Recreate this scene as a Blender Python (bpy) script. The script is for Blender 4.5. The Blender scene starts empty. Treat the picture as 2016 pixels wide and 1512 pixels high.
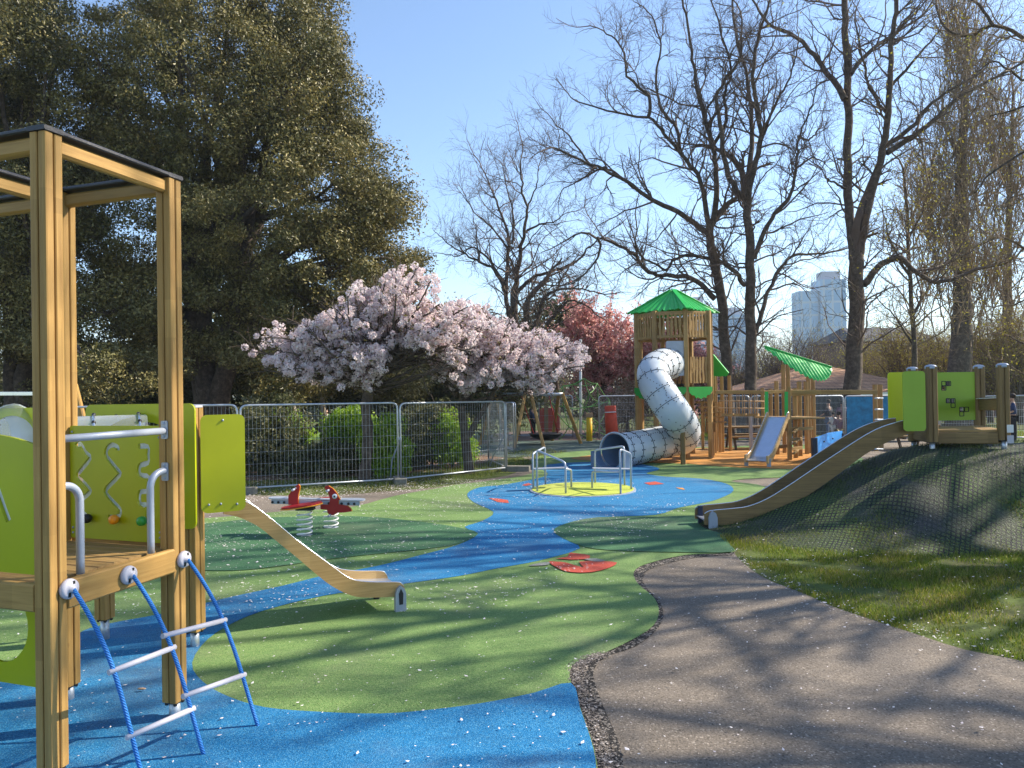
import bpy, bmesh, math, random
import numpy as np
from mathutils import Vector, Matrix
from mathutils.geometry import tessellate_polygon

scene = bpy.context.scene
# ------------------------------------------------------------------ camera
F = 1456.0
PITCH, ROLL, CAMZ = math.radians(0.45), math.radians(-0.92), 1.75
cam_d = bpy.data.cameras.new('camera'); cam = bpy.data.objects.new('camera', cam_d)
scene.collection.objects.link(cam); scene.camera = cam
cam_d.sensor_width = 36.0; cam_d.lens = 36.0 * F / 2016.0
cam_d.clip_start = 0.05; cam_d.clip_end = 3000
CM = Matrix.Translation((0, 0, CAMZ)) @ Matrix.Rotation(math.radians(90) + PITCH, 4, 'X') @ Matrix.Rotation(ROLL, 4, 'Z')
cam.matrix_world = CM
# ------------------------------------------------------------------ world, sun, exposure
SUN_AZ, SUN_EL = math.radians(74), math.radians(37)      # azimuth clockwise from +Y
world = bpy.data.worlds.new('World'); scene.world = world; world.use_nodes = True
wn = world.node_tree; wn.nodes.clear()
sky = wn.nodes.new('ShaderNodeTexSky'); sky.sky_type = 'NISHITA'; sky.sun_disc = False
sky.sun_elevation = SUN_EL; sky.sun_rotation = SUN_AZ
sky.air_density = 1.0; sky.dust_density = 0.35; sky.ozone_density = 2.8; sky.altitude = 50
bg = wn.nodes.new('ShaderNodeBackground'); bg.inputs[1].default_value = 0.135
wo = wn.nodes.new('ShaderNodeOutputWorld')
tc = wn.nodes.new('ShaderNodeTexCoord'); wmap = wn.nodes.new('ShaderNodeMapping')
wmap.inputs['Scale'].default_value = (1.6, 1.6, 4.2)
wns = wn.nodes.new('ShaderNodeTexNoise'); wns.inputs['Scale'].default_value = 1.9; wns.inputs['Detail'].default_value = 8
wns.inputs['Roughness'].default_value = 0.62
wr = wn.nodes.new('ShaderNodeValToRGB'); wr.color_ramp.elements[0].position = 0.66; wr.color_ramp.elements[1].position = 0.80
wr.color_ramp.elements[1].color = (0.6, 0.6, 0.6, 1)
wmx = wn.nodes.new('ShaderNodeMixRGB'); wmx.inputs[2].default_value = (6.0, 6.3, 7.0, 1)
wl = wn.links
wl.new(tc.outputs['Generated'], wmap.inputs[0]); wl.new(wmap.outputs[0], wns.inputs['Vector']); wl.new(wns.outputs[0], wr.inputs[0])
wl.new(wr.outputs[0], wmx.inputs[0]); wl.new(sky.outputs[0], wmx.inputs[1]); wl.new(wmx.outputs[0], bg.inputs[0]); wl.new(bg.outputs[0], wo.inputs[0])
sl = bpy.data.lights.new('sun', 'SUN'); sl.energy = 5.0; sl.angle = math.radians(0.5); sl.color = (1.0, 0.90, 0.74)
so = bpy.data.objects.new('sun', sl); scene.collection.objects.link(so)
sd = Vector((math.sin(SUN_AZ) * math.cos(SUN_EL), math.cos(SUN_AZ) * math.cos(SUN_EL), math.sin(SUN_EL)))
so.rotation_euler = sd.to_track_quat('Z', 'Y').to_euler()
scene.view_settings.view_transform = 'Standard'; scene.view_settings.look = 'None'
scene.view_settings.exposure = 0.98; scene.view_settings.gamma = 1
scene.render.engine = 'CYCLES'
scene.cycles.max_bounces = 8; scene.cycles.transparent_max_bounces = 16

# ------------------------------------------------------------------ pixel -> place helpers (pixels of the 2016 x 1512 photograph)
R3 = CM.to_3x3(); CO = Vector((0, 0, CAMZ))
def ray(px, py): return (R3 @ Vector(((px - 1008) / F, -(py - 756) / F, -1))).normalized()
def P(px, py, Y):
    d = ray(px, py); return CO + d * (Y / d.y)
SL = 0.012
def G(px, py, up=0.0):
    d = ray(px, py); t = (0 - CAMZ) / (d.z + SL * d.y)
    p = CO + d * t
    if p.y > 60 or t < 0: p = CO + d * (60 / d.y)
    return Vector((p.x, p.y, -SL * p.y + up))
def Z(px, py, z):
    d = ray(px, py); return CO + d * ((z - CAMZ) / d.z)
def gz(x, y):
    b = -SL * min(y, 60)
    return b + mound_h(x, y)
def mound_h(x, y):
    r = mound_r(x, y); t = max(0, min(1, (1 - r) / 0.65))
    return 0.98 * t * t * (3 - 2 * t)
def mound_r(x, y):
    dx, dy = x - 7.6, y - 10.2; a = dx * .993 + dy * .12; b = -dx * .12 + dy * .993
    k = max(0, min(1, -b / 1.2)); e = 2.6 + .9 * k; return ((abs(a) / (5.25 - .15 * k)) ** e + (abs(b) / (2.05 if b < 0 else 1.7)) ** e) ** (1 / e)
V3 = lambda *a: Vector(a)

# ------------------------------------------------------------------ materials
def _mat(name):
    m = bpy.data.materials.new(name); m.use_nodes = True
    n = m.node_tree; return m, n, n.nodes['Principled BSDF'], n.nodes, n.links
def c4(c): return (c[0], c[1], c[2], 1)
def tex(n, kind, vec=None, **kw):
    t = n.nodes.new(kind)
    for k, v in kw.items():
        if k in ('scale', 'detail', 'rough', 'rand'):
            t.inputs[{'scale': 'Scale', 'detail': 'Detail', 'rough': 'Roughness', 'rand': 'Randomness'}[k]].default_value = v
        else: setattr(t, k, v)
    if vec is not None: n.links.new(vec, t.inputs['Vector'])
    return t
def ramp(n, fac, stops):
    r = n.nodes.new('ShaderNodeValToRGB'); e = r.color_ramp.elements
    while len(e) < len(stops): e.new(0.5)
    for i, (p, c) in enumerate(stops):
        e[i].position = p; e[i].color = c4(c) if hasattr(c, '__len__') else (c, c, c, 1)
    n.links.new(fac, r.inputs[0]); return r.outputs[0]
def mix(n, fac, a, b, mode='MIX'):
    m = n.nodes.new('ShaderNodeMixRGB'); m.blend_type = mode
    for i, v in ((0, fac), (1, a), (2, b)):
        if isinstance(v, (int, float)): m.inputs[i].default_value = v if i == 0 else (v, v, v, 1)
        elif isinstance(v, (tuple, list)): m.inputs[i].default_value = c4(v)
        else: n.links.new(v, m.inputs[i])
    return m.outputs[0]
def bump(n, b, h, strength=0.3, dist=0.01):
    bp = n.nodes.new('ShaderNodeBump'); bp.inputs['Strength'].default_value = strength; bp.inputs['Distance'].default_value = dist
    n.links.new(h, bp.inputs['Height']); n.links.new(bp.outputs[0], b.inputs['Normal'])
def geo(n): return n.nodes.new('ShaderNodeNewGeometry')
def mapping(n, vec, s):
    mp = n.nodes.new('ShaderNodeMapping'); mp.inputs['Scale'].default_value = s; n.links.new(vec, mp.inputs[0]); return mp.outputs[0]

def plain(name, col, rough=0.5, metal=0.0, var=0.15, nscale=6, spec=0.5, bmp=0.0, bscale=80):
    m, n, b, _, L = _mat(name)
    g = geo(n); t = tex(n, 'ShaderNodeTexNoise', g.outputs['Position'], scale=nscale, detail=6, rough=0.6)
    lo = tuple(c * (1 - var) for c in col); hi = tuple(min(1, c * (1 + var)) for c in col)
    L.new(ramp(n, t.outputs[0], [(0.3, lo), (0.7, hi)]), b.inputs['Base Color'])
    b.inputs['Roughness'].default_value = rough; b.inputs['Metallic'].default_value = metal
    b.inputs['Specular IOR Level'].default_value = spec
    if bmp:
        t2 = tex(n, 'ShaderNodeTexNoise', g.outputs['Position'], scale=bscale, detail=3)
        bump(n, b, t2.outputs[0], bmp, 0.005)
    return m
def wood(name, light, dark, rough=0.6, knots=True):
    m, n, b, _, L = _mat(name)
    a = n.nodes.new('ShaderNodeAttribute'); a.attribute_name = 'gc'
    v = mapping(n, a.outputs['Vector'], (1, 1, 0.045))
    t = tex(n, 'ShaderNodeTexNoise', v, scale=55, detail=5, rough=0.65)
    v2 = mapping(n, a.outputs['Vector'], (1, 1, 0.12)); t2 = tex(n, 'ShaderNodeTexNoise', v2, scale=7, detail=3)
    v3 = mapping(n, a.outputs['Vector'], (0.01, 0.01, 1.0))
    t3 = tex(n, 'ShaderNodeTexVoronoi', v3, scale=1.6); 
    c = ramp(n, t.outputs[0], [(0.3, dark), (0.5, tuple((x + y) / 2 for x, y in zip(light, dark))), (0.72, light)])
    c2 = mix(n, 0.55, c, ramp(n, t2.outputs[0], [(0.3, (0.62, 0.58, 0.5)), (0.7, (1.15, 1.12, 1.1))]), 'MULTIPLY')
    sep = n.nodes.new('ShaderNodeSeparateColor'); L.new(t3.outputs['Color'], sep.inputs[0])
    c2 = mix(n, 0.6, c2, ramp(n, sep.outputs[0], [(0.0, (0.78, 0.75, 0.70)), (1.0, (1.18, 1.16, 1.10))]), 'MULTIPLY')
    if knots:
        v4 = mapping(n, a.outputs['Vector'], (1, 1, 0.5)); t4 = tex(n, 'ShaderNodeTexVoronoi', v4, scale=5.5)
        c2 = mix(n, ramp(n, t4.outputs['Distance'], [(0.03, 0.75), (0.075, 0.0)]), c2, (0.10, 0.045, 0.015))
    L.new(c2, b.inputs['Base Color']); b.inputs['Roughness'].default_value = rough; b.inputs['Specular IOR Level'].default_value = 0.3
    bump(n, b, t.outputs[0], 0.25, 0.002); return m
def leafmat(name, cols, rough=0.45, trans=0.25, spec=0.5, patch=None, pscale=0.5):
    m, n, b, _, L = _mat(name)
    g = geo(n); k = len(cols)
    c = ramp(n, g.outputs['Random Per Island'], [(i / max(1, k - 1), cc) for i, cc in enumerate(cols)])
    if patch:
        t = tex(n, 'ShaderNodeTexNoise', g.outputs['Position'], scale=pscale, detail=3)
        c = mix(n, ramp(n, t.outputs[0], [(0.42, 0), (0.62, 1)]), c, mix(n, 1.0, c, patch, 'MULTIPLY'))
    L.new(c, b.inputs['Base Color']); b.inputs['Roughness'].default_value = rough; b.inputs['Specular IOR Level'].default_value = spec
    if trans:
        tr = n.nodes.new('ShaderNodeBsdfTranslucent'); L.new(c, tr.inputs[0]); mx = n.nodes.new('ShaderNodeMixShader')
        mx.inputs[0].default_value = trans; L.new(b.outputs[0], mx.inputs[1]); L.new(tr.outputs[0], mx.inputs[2])
        L.new(mx.outputs[0], n.nodes['Material Output'].inputs[0])
    return m
def rubber(name, col, col2):
    m, n, b, _, L = _mat(name)
    g = geo(n); t = tex(n, 'ShaderNodeTexVoronoi', g.outputs['Position'], scale=210)
    sep = n.nodes.new('ShaderNodeSeparateColor'); L.new(t.outputs['Color'], sep.inputs[0])
    t2 = tex(n, 'ShaderNodeTexNoise', g.outputs['Position'], scale=1.3, detail=6, rough=0.6)
    dk = tuple(c * 0.35 for c in col)
    c = ramp(n, sep.outputs[0], [(0.0, dk), (0.22, col), (0.72, col), (1.0, col2)])
    c = mix(n, 0.7, c, ramp(n, t2.outputs[0], [(0.3, (0.82, 0.82, 0.84)), (0.7, (1.12, 1.1, 1.06))]), 'MULTIPLY')
    t5 = tex(n, 'ShaderNodeTexNoise', g.outputs['Position'], scale=0.55, detail=8, rough=0.7)
    c = mix(n, ramp(n, t5.outputs[0], [(0.50, 0.0), (0.72, 0.42)]), c, (0.20, 0.175, 0.14))
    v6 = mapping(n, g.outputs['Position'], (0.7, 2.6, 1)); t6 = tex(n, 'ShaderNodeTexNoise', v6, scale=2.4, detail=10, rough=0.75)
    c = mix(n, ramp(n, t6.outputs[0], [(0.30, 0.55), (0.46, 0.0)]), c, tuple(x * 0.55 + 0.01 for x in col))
    L.new(c, b.inputs['Base Color']); b.inputs['Roughness'].default_value = 0.85; b.inputs['Specular IOR Level'].default_value = 0.25
    bump(n, b, t.outputs['Distance'], 0.6, 0.004); return m
def ground_mat(name, a_, b_, c_, s1=0.6, s2=30, speck=None, bmp=0.5):
    m, n, b, _, L = _mat(name); g = geo(n)
    t = tex(n, 'ShaderNodeTexNoise', g.outputs['Position'], scale=s1, detail=8, rough=0.65)
    t2 = tex(n, 'ShaderNodeTexNoise', g.outputs['Position'], scale=s2, detail=4, rough=0.7)
    c = ramp(n, t.outputs[0], [(0.35, a_), (0.52, b_), (0.68, c_)])
    c = mix(n, 0.8, c, ramp(n, t2.outputs[0], [(0.3, 0.55), (0.7, 1.35)]), 'MULTIPLY')
    if speck:
        t3 = tex(n, 'ShaderNodeTexVoronoi', g.outputs['Position'], scale=speck[0])
        sp = n.nodes.new('ShaderNodeSeparateColor'); L.new(t3.outputs['Color'], sp.inputs[0])
        c = mix(n, ramp(n, sp.outputs[0], [(speck[2], 0), (speck[2] + 0.03, 0.8)]), c, speck[1])
        c = mix(n, ramp(n, sp.outputs[1], [(0.0, 0.6), (0.25, 0.0)]), c, tuple(x * 0.25 for x in a_))
    L.new(c, b.inputs['Base Color']); b.inputs['Roughness'].default_value = 0.9; b.inputs['Specular IOR Level'].default_value = 0.25
    bump(n, b, t2.outputs[0], bmp, 0.02); return m
def clear(name, tint=(0.9, 0.95, 1.0), op=0.25):
    m, n, b, _, L = _mat(name)
    b.inputs['Base Color'].default_value = c4(tint); b.inputs['Roughness'].default_value = 0.08
    tr = n.nodes.new('ShaderNodeBsdfTransparent'); tr.inputs[0].default_value = (0.93, 0.95, 0.97, 1)
    mx = n.nodes.new('ShaderNodeMixShader'); fr = n.nodes.new('ShaderNodeFresnel'); fr.inputs[0].default_value = 1.5
    mt = n.nodes.new('ShaderNodeMath'); mt.operation = 'MULTIPLY_ADD'; mt.inputs[1].default_value = 0.8; mt.inputs[2].default_value = op
    L.new(fr.outputs[0], mt.inputs[0]); L.new(mt.outputs[0], mx.inputs[0]); L.new(tr.outputs[0], mx.inputs[1]); L.new(b.outputs[0], mx.inputs[2])
    L.new(mx.outputs[0], n.nodes['Material Output'].inputs[0]); return m

M = {}
M['wood'] = wood('honey_pine', (0.48, 0.30, 0.10), (0.31, 0.18, 0.055))
M['wood2'] = wood('fresh_larch', (0.44, 0.29, 0.12), (0.28, 0.175, 0.07))
M['wood3'] = wood('grey_brown_timber', (0.30, 0.20, 0.085), (0.17, 0.11, 0.05))
M['ply'] = wood('layered_plywood', (0.62, 0.42, 0.19), (0.40, 0.25, 0.10), 0.45, False)
M['lime'] = plain('lime_panel', (0.38, 0.41, 0.004), 0.36, var=0.10, nscale=1.7)
M['lime2'] = plain('apple_green_panel', (0.27, 0.42, 0.03), 0.45, var=0.06, nscale=3)
M['yellowp'] = plain('yellow_green_panel', (0.58, 0.62, 0.01), 0.42, var=0.05, nscale=3)
M['edge'] = plain('panel_edge', (0.10, 0.14, 0.02), 0.6)
M['steel'] = plain('galvanised_steel', (0.50, 0.53, 0.58), 0.42, 0.65, 0.12, 25)
M['galv'] = plain('grey_painted_steel', (0.36, 0.40, 0.48), 0.4, 0.25, 0.06, 10)
M['bright'] = plain('polished_steel', (0.62, 0.66, 0.72), 0.22, 0.9, 0.05, 10)
M['greyplas'] = plain('grey_plastic', (0.48, 0.47, 0.53), 0.5, 0, 0.06, 14)
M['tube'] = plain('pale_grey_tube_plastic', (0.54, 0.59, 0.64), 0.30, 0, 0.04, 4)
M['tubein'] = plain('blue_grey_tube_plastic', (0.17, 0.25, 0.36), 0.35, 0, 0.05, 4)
M['black'] = plain('black_rubber', (0.015, 0.015, 0.018), 0.5)
M['blackcap'] = plain('black_cap_strip', (0.035, 0.035, 0.045), 0.55, bmp=0.4)
def ropemat(name, col, sc=260):
    m, n, b, _, L = _mat(name); a = n.nodes.new('ShaderNodeAttribute'); a.attribute_name = 'gc'
    w = n.nodes.new('ShaderNodeTexWave'); w.inputs['Scale'].default_value = 42; w.bands_direction = 'DIAGONAL'; L.new(a.outputs['Vector'], w.inputs['Vector'])
    L.new(ramp(n, w.outputs[1], [(0.0, tuple(c * 0.6 for c in col)), (0.6, col)]), b.inputs['Base Color']); bump(n, b, w.outputs[1], 0.8, 0.004)
    b.inputs['Roughness'].default_value = 0.7; return m
M['rope'] = ropemat('blue_rope', (0.02, 0.20, 0.62))
M['ropetan'] = plain('tan_rope', (0.45, 0.30, 0.17), 0.8)
M['ropegreen'] = plain('green_rope', (0.16, 0.36, 0.10), 0.7)
M['ropered'] = plain('red_rope', (0.45, 0.04, 0.03), 0.7)
M['red'] = plain('red_panel', (0.36, 0.010, 0.014), 0.4, var=0.05)
M['orange'] = plain('orange_edge', (0.85, 0.36, 0.01), 0.45, var=0.04)
M['okn'] = plain('orange_knob', (0.85, 0.30, 0.01), 0.35, var=0.03)
M['gkn'] = plain('green_knob', (0.03, 0.32, 0.05), 0.35, var=0.03)
M['white'] = plain('white_paint', (0.75, 0.75, 0.74), 0.45, var=0.04)
M['greenroof'] = plain('bright_green_roof', (0.02, 0.42, 0.07), 0.38, var=0.06, nscale=5)
M['greenleaf'] = plain('leaf_green_panel', (0.01, 0.30, 0.04), 0.45, var=0.05)
M['bluepanel'] = plain('sky_blue_panel', (0.015, 0.25, 0.72), 0.4, var=0.05)
M['navy'] = plain('navy_post', (0.01, 0.02, 0.05), 0.5)
M['bluesheet'] = plain('blue_mesh_sheet', (0.015, 0.18, 0.36), 0.7, var=0.35, nscale=5, bmp=0.5, bscale=14)
M['yellow'] = plain('yellow_plastic', (0.8, 0.5, 0.01), 0.5, var=0.05)
M['redfab'] = plain('red_padding', (0.62, 0.07, 0.025), 0.7, var=0.15, bmp=0.6, bscale=20)
M['concrete'] = plain('concrete', (0.20, 0.19, 0.16), 0.9, var=0.25, nscale=20, bmp=0.5)
M['iron'] = plain('dark_iron', (0.025, 0.027, 0.03), 0.6)
M['eyew'] = plain('eye_white', (0.82, 0.84, 0.86), 0.35, var=0.02)
M['clear'] = clear('clear_plastic', (0.85, 0.9, 0.98), 0.08)
M['wingc'] = plain('grey_wing_plate', (0.42, 0.46, 0.52), 0.4, var=0.06)
M['chute'] = plain('steel_chute', (0.62, 0.68, 0.80), 0.28, 0.75, 0.05, 8)
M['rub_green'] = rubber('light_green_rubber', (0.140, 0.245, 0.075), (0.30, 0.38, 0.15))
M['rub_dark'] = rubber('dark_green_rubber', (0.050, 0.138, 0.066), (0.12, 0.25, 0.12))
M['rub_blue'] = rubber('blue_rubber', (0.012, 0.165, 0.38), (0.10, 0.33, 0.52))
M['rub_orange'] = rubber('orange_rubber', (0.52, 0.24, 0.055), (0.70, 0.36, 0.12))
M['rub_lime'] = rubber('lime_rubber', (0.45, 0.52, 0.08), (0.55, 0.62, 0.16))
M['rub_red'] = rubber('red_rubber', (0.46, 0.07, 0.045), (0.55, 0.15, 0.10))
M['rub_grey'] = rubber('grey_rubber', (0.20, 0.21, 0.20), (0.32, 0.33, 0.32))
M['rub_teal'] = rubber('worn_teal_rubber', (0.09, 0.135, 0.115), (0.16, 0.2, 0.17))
M['tarmac'] = ground_mat('tarmac', (0.165, 0.138, 0.112), (0.205, 0.172, 0.140), (0.25, 0.21, 0.17), 0.5, 70, (110, (0.36, 0.31, 0.26), 0.93), 0.5)
M['tarmacred'] = ground_mat('reddish_tarmac', (0.13, 0.085, 0.07), (0.17, 0.11, 0.09), (0.2, 0.13, 0.11), 0.5, 60)
M['gravel'] = ground_mat('dark_edge_gravel', (0.03, 0.026, 0.024), (0.045, 0.04, 0.036), (0.06, 0.055, 0.05), 1.5, 90, (75, (0.38, 0.33, 0.28), 0.72), 0.9)
M['soil'] = ground_mat('grassy_soil', (0.085, 0.072, 0.030), (0.075, 0.10, 0.020), (0.10, 0.14, 0.022), 0.9, 25)
M['litter'] = ground_mat('leaf_litter', (0.12, 0.075, 0.045), (0.21, 0.135, 0.085), (0.31, 0.20, 0.13), 1.2, 22, (40, (0.36, 0.22, 0.14), 0.86), 0.8)
M['lawn'] = ground_mat('far_lawn', (0.07, 0.13, 0.012), (0.11, 0.19, 0.015), (0.17, 0.24, 0.03), 0.4, 20)
M['bark'] = ground_mat('dark_bark', (0.06, 0.045, 0.036), (0.105, 0.08, 0.062), (0.18, 0.14, 0.108), 6, 30, None, 0.9)
M['bark2'] = ground_mat('brown_bark', (0.07, 0.055, 0.045), (0.12, 0.095, 0.075), (0.20, 0.16, 0.13), 7, 35, None, 0.9)
M['barkpale'] = ground_mat('pale_bark', (0.24, 0.20, 0.15), (0.36, 0.31, 0.24), (0.50, 0.44, 0.36), 5, 25, None, 0.6)
M['twig'] = plain('dark_twigs', (0.115, 0.078, 0.060), 0.8)
M['twig2'] = plain('budding_twigs', (0.24, 0.165, 0.095), 0.8)
M['twig3'] = plain('grey_twigs', (0.15, 0.12, 0.105), 0.8)
M['oak'] = leafmat('evergreen_oak_leaves', [(0.10, 0.09, 0.028), (0.16, 0.14, 0.042), (0.25, 0.21, 0.068), (0.40, 0.32, 0.12)], 0.45, 0.2, 0.4, (0.5, 0.56, 0.5), 0.55)
M['shrubg'] = leafmat('bright_shrub_leaves', [(0.14, 0.25, 0.012), (0.25, 0.42, 0.02), (0.38, 0.52, 0.04)], 0.5, 0.5)
M['shrubd'] = leafmat('dull_shrub_leaves', [(0.05, 0.06, 0.022), (0.10, 0.11, 0.04), (0.17, 0.165, 0.065)], 0.5, 0.35)
M['bud'] = leafmat('yellow_green_buds', [(0.30, 0.26, 0.02), (0.45, 0.38, 0.03), (0.5, 0.46, 0.10)], 0.6, 0.3)
M['redbud'] = leafmat('red_pink_blossom_buds', [(0.52, 0.20, 0.20), (0.66, 0.32, 0.31), (0.78, 0.50, 0.48), (0.52, 0.34, 0.24)], 0.6, 0.62)
M['pebble'] = leafmat('mixed_pebbles', [(0.03, 0.026, 0.024), (0.08, 0.065, 0.055), (0.20, 0.16, 0.13), (0.45, 0.40, 0.36)], 0.8, 0)
M['pink'] = leafmat('pale_pink_petals', [(0.72, 0.55, 0.57), (0.84, 0.74, 0.75), (0.88, 0.83, 0.82), (0.86, 0.70, 0.73)], 0.6, 0.5, 0.3)
M['petal'] = leafmat('fallen_petals', [(0.70, 0.60, 0.60), (0.82, 0.78, 0.76)], 0.7, 0.0, 0.3)
M['grass'] = leafmat('grass_blades', [(0.07, 0.11, 0.010), (0.13, 0.20, 0.014), (0.22, 0.29, 0.025), (0.34, 0.30, 0.10)], 0.5, 0.4, 0.3, (1.15, 0.9, 1.1), 1.4)
M['moundgrass'] = leafmat('mound_grass', [(0.05, 0.085, 0.015), (0.09, 0.14, 0.03), (0.14, 0.18, 0.055)], 0.5, 0.25, 0.4)
M['brownleaf'] = leafmat('dead_leaves', [(0.22, 0.13, 0.08), (0.38, 0.24, 0.15), (0.52, 0.36, 0.25)], 0.7, 0.0)
# ------------------------------------------------------------------ object helpers
COL = scene.collection
def tag(o, label=None, cat=None, group=None, kind=None):
    if label: o['label'] = label
    if cat: o['category'] = cat
    if group: o['group'] = group
    if kind: o['kind'] = kind
    return o
def thing(name, loc, label, cat, group=None):
    o = bpy.data.objects.new(name, None); COL.objects.link(o); o.location = loc; o.empty_display_size = 0.2
    tag(o, label, cat, group); return o
def root_origin(parent):
    v = Vector((0, 0, 0))
    while parent is not None: v += parent.location; parent = parent.parent
    return v
def link(name, me, parent, mat):
    o = bpy.data.objects.new(name, me); COL.objects.link(o)
    if mat is not None: me.materials.append(M[mat] if isinstance(mat, str) else mat)
    if parent is not None: o.parent = parent
    return o
class MB:
    """collects shapes in world coordinates; build() links them as one mesh"""
    def __init__(s): s.v = []; s.f = []; s.g = []; s.sm = []
    def add(s, vs, fs, gc=None, smooth=False):
        k = len(s.v); s.v += [tuple(v) for v in vs]; s.f += [tuple(k + i for i in f) for f in fs]
        s.g += [tuple(v) for v in (gc if gc is not None else vs)]; s.sm += [smooth] * len(fs); return s
    def extrude(s, prof, O, A, B, N, L, smooth=False, caps=True, off=None):
        A, B, N = Vector(A).normalized(), Vector(B).normalized(), Vector(N).normalized(); O = Vector(O)
        if A.cross(B).dot(N) < 0: prof = prof[::-1]
        n = len(prof); r = off if off is not None else (hash((round(O.x, 3), round(O.y, 3), round(O.z, 3))) % 997) * 0.37
        vs = [O + A * a + B * b for a, b in prof] + [O + A * a + B * b + N * L for a, b in prof]
        stv = len(prof) == 36; ka = (lambda a, b: r + (3.1 if a > 0 else 0) + (5.7 if b > 0 else 0)) if stv else (lambda a, b: r)
        gc = [(a + ka(a, b), b + r, ka(a, b)) for a, b in prof] + [(a + ka(a, b), b + r, L + ka(a, b)) for a, b in prof]
        fs = [(i, (i + 1) % n, n + (i + 1) % n, n + i) for i in range(n)]
        if caps: fs += [tuple(range(n - 1, -1, -1)), tuple(range(n, 2 * n))]
        s.add(vs, fs, gc, smooth); return s
    def beam(s, p, q, w, h, up=(0, 0, 1), ch=0.004, off=None):
        p, q = Vector(p), Vector(q); N = (q - p); L = N.length; N.normalize(); U = Vector(up)
        A = N.cross(U)
        if A.length < 1e-4: A = N.cross(Vector((1, 0, 0)))
        A.normalize(); B = A.cross(N).normalized()
        return s.extrude(rect(w, h, ch), p, A, B, N, L, off=off)
    def box(s, c, sz, rz=0.0, ch=0.004):
        c = Vector(c); a = Vector((math.cos(rz), math.sin(rz), 0)); b = Vector((-math.sin(rz), math.cos(rz), 0))
        return s.extrude(rect(sz[0], sz[1], min(ch, sz[0] * .3, sz[1] * .3)), c - Vector((0, 0, sz[2] / 2)), a, b, (0, 0, 1), sz[2])
    def tube(s, pts, r, n=10, caps=True, closed=False):
        pts = [Vector(p) for p in pts]; k = len(pts); rs = r if hasattr(r, '__len__') else [r] * k
        T = []
        for i in range(k):
            a = pts[(i - 1) % k] if (i > 0 or closed) else pts[i]; b = pts[(i + 1) % k] if (i < k - 1 or closed) else pts[i]
            T.append((b - a).normalized())
        U = T[0].cross(Vector((0, 0, 1)))
        if U.length < 1e-3: U = T[0].cross(Vector((1, 0, 0)))
        U.normalize(); vs = []; gc = []; d = 0
        for i in range(k):
            U = (U - T[i] * U.dot(T[i])).normalized(); W = T[i].cross(U)
            if i: d += (pts[i] - pts[i - 1]).length
            for j in range(n):
                a = 2 * math.pi * j / n; vs.append(pts[i] + (U * math.cos(a) + W * math.sin(a)) * rs[i]); gc.append((rs[i] * math.cos(a), rs[i] * math.sin(a), d))
        fs = []
        for i in range(k if closed else k - 1):
            i2 = (i + 1) % k
            for j in range(n):
                j2 = (j + 1) % n; fs.append((i * n + j, i * n + j2, i2 * n + j2, i2 * n + j))
        s.add(vs, fs, gc, True)
        if caps and not closed:
            k0 = len(s.v) - len(vs)
            s.f += [tuple(k0 + j for j in range(n - 1, -1, -1)), tuple(k0 + (k - 1) * n + j for j in range(n))]; s.sm += [False, False]
        return s
    def lathe(s, prof, O, axis=(0, 0, 1), n=20, smooth=True):
        O = Vector(O); N = Vector(axis).normalized(); A = N.cross(Vector((1, 0, 0)))
        if A.length < 1e-3: A = N.cross(Vector((0, 1, 0)))
        A.normalize(); B = N.cross(A); vs = []
        for r, h in prof:
            for j in range(n):
                a = 2 * math.pi * j / n; vs.append(O + N * h + (A * math.cos(a) + B * math.sin(a)) * r)
        fs = [(i * n + j, i * n + (j + 1) % n, (i + 1) * n + (j + 1) % n, (i + 1) * n + j) for i in range(len(prof) - 1) for j in range(n)]
        fs += [tuple(range(n - 1, -1, -1)), tuple((len(prof) - 1) * n + j for j in range(n))]
        return s.add(vs, fs, None, smooth)
    def ball(s, c, r, sq=(1, 1, 1), n=10):
        m = n // 2; prof = [(math.sin(math.pi * i / m) * r + 1e-4, -math.cos(math.pi * i / m) * r) for i in range(m + 1)]
        k = len(s.v); s.lathe(prof, (0, 0, 0), (0, 0, 1), n)
        for i in range(k, len(s.v)):
            v = s.v[i]; s.v[i] = (c[0] + v[0] * sq[0], c[1] + v[1] * sq[1], c[2] + v[2] * sq[2]); s.g[i] = s.v[i]
        return s
    def plate(s, outer, O, A, B, th, holes=(), grain=0):
        """flat plate of thickness th; outer/holes are 2D outlines in the A,B plane, thickness along A x B"""
        A, B = Vector(A).normalized(), Vector(B).normalized(); N = A.cross(B).normalized(); O = Vector(O)
        loops = [ccw(outer)] + [ccw(h)[::-1] for h in holes]
        flat = [p for l in loops for p in l]; n = len(flat)
        tris = tessellate_polygon([[Vector((a, b, 0)) for a, b in l] for l in loops])
        vs = [O + A * a + B * b + N * th for a, b in flat] + [O + A * a + B * b for a, b in flat]
        fs = []
        for t in tris:
            a, b, c = [flat[i] for i in t]
            cr = (b[0] - a[0]) * (c[1] - a[1]) - (b[1] - a[1]) * (c[0] - a[0])
            if abs(cr) < 1e-12: continue
            t = tuple(t) if cr > 0 else tuple(t[::-1])
            fs.append(t); fs.append(tuple(n + i for i in t[::-1]))
        k = 0
        for l in loops:
            m = len(l)
            for i in range(m): a, b = k + i, k + (i + 1) % m; fs.append((b, a, n + a, n + b))
            k += m
        r = (hash((round(O.x, 3), round(O.y, 3))) % 997) * .37
        gc = [((p[1], 0, p[0] + r) if grain == 0 else (p[0] + r, 0, p[1])) for p in flat] * 2
        return s.add(vs, fs, gc)
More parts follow.
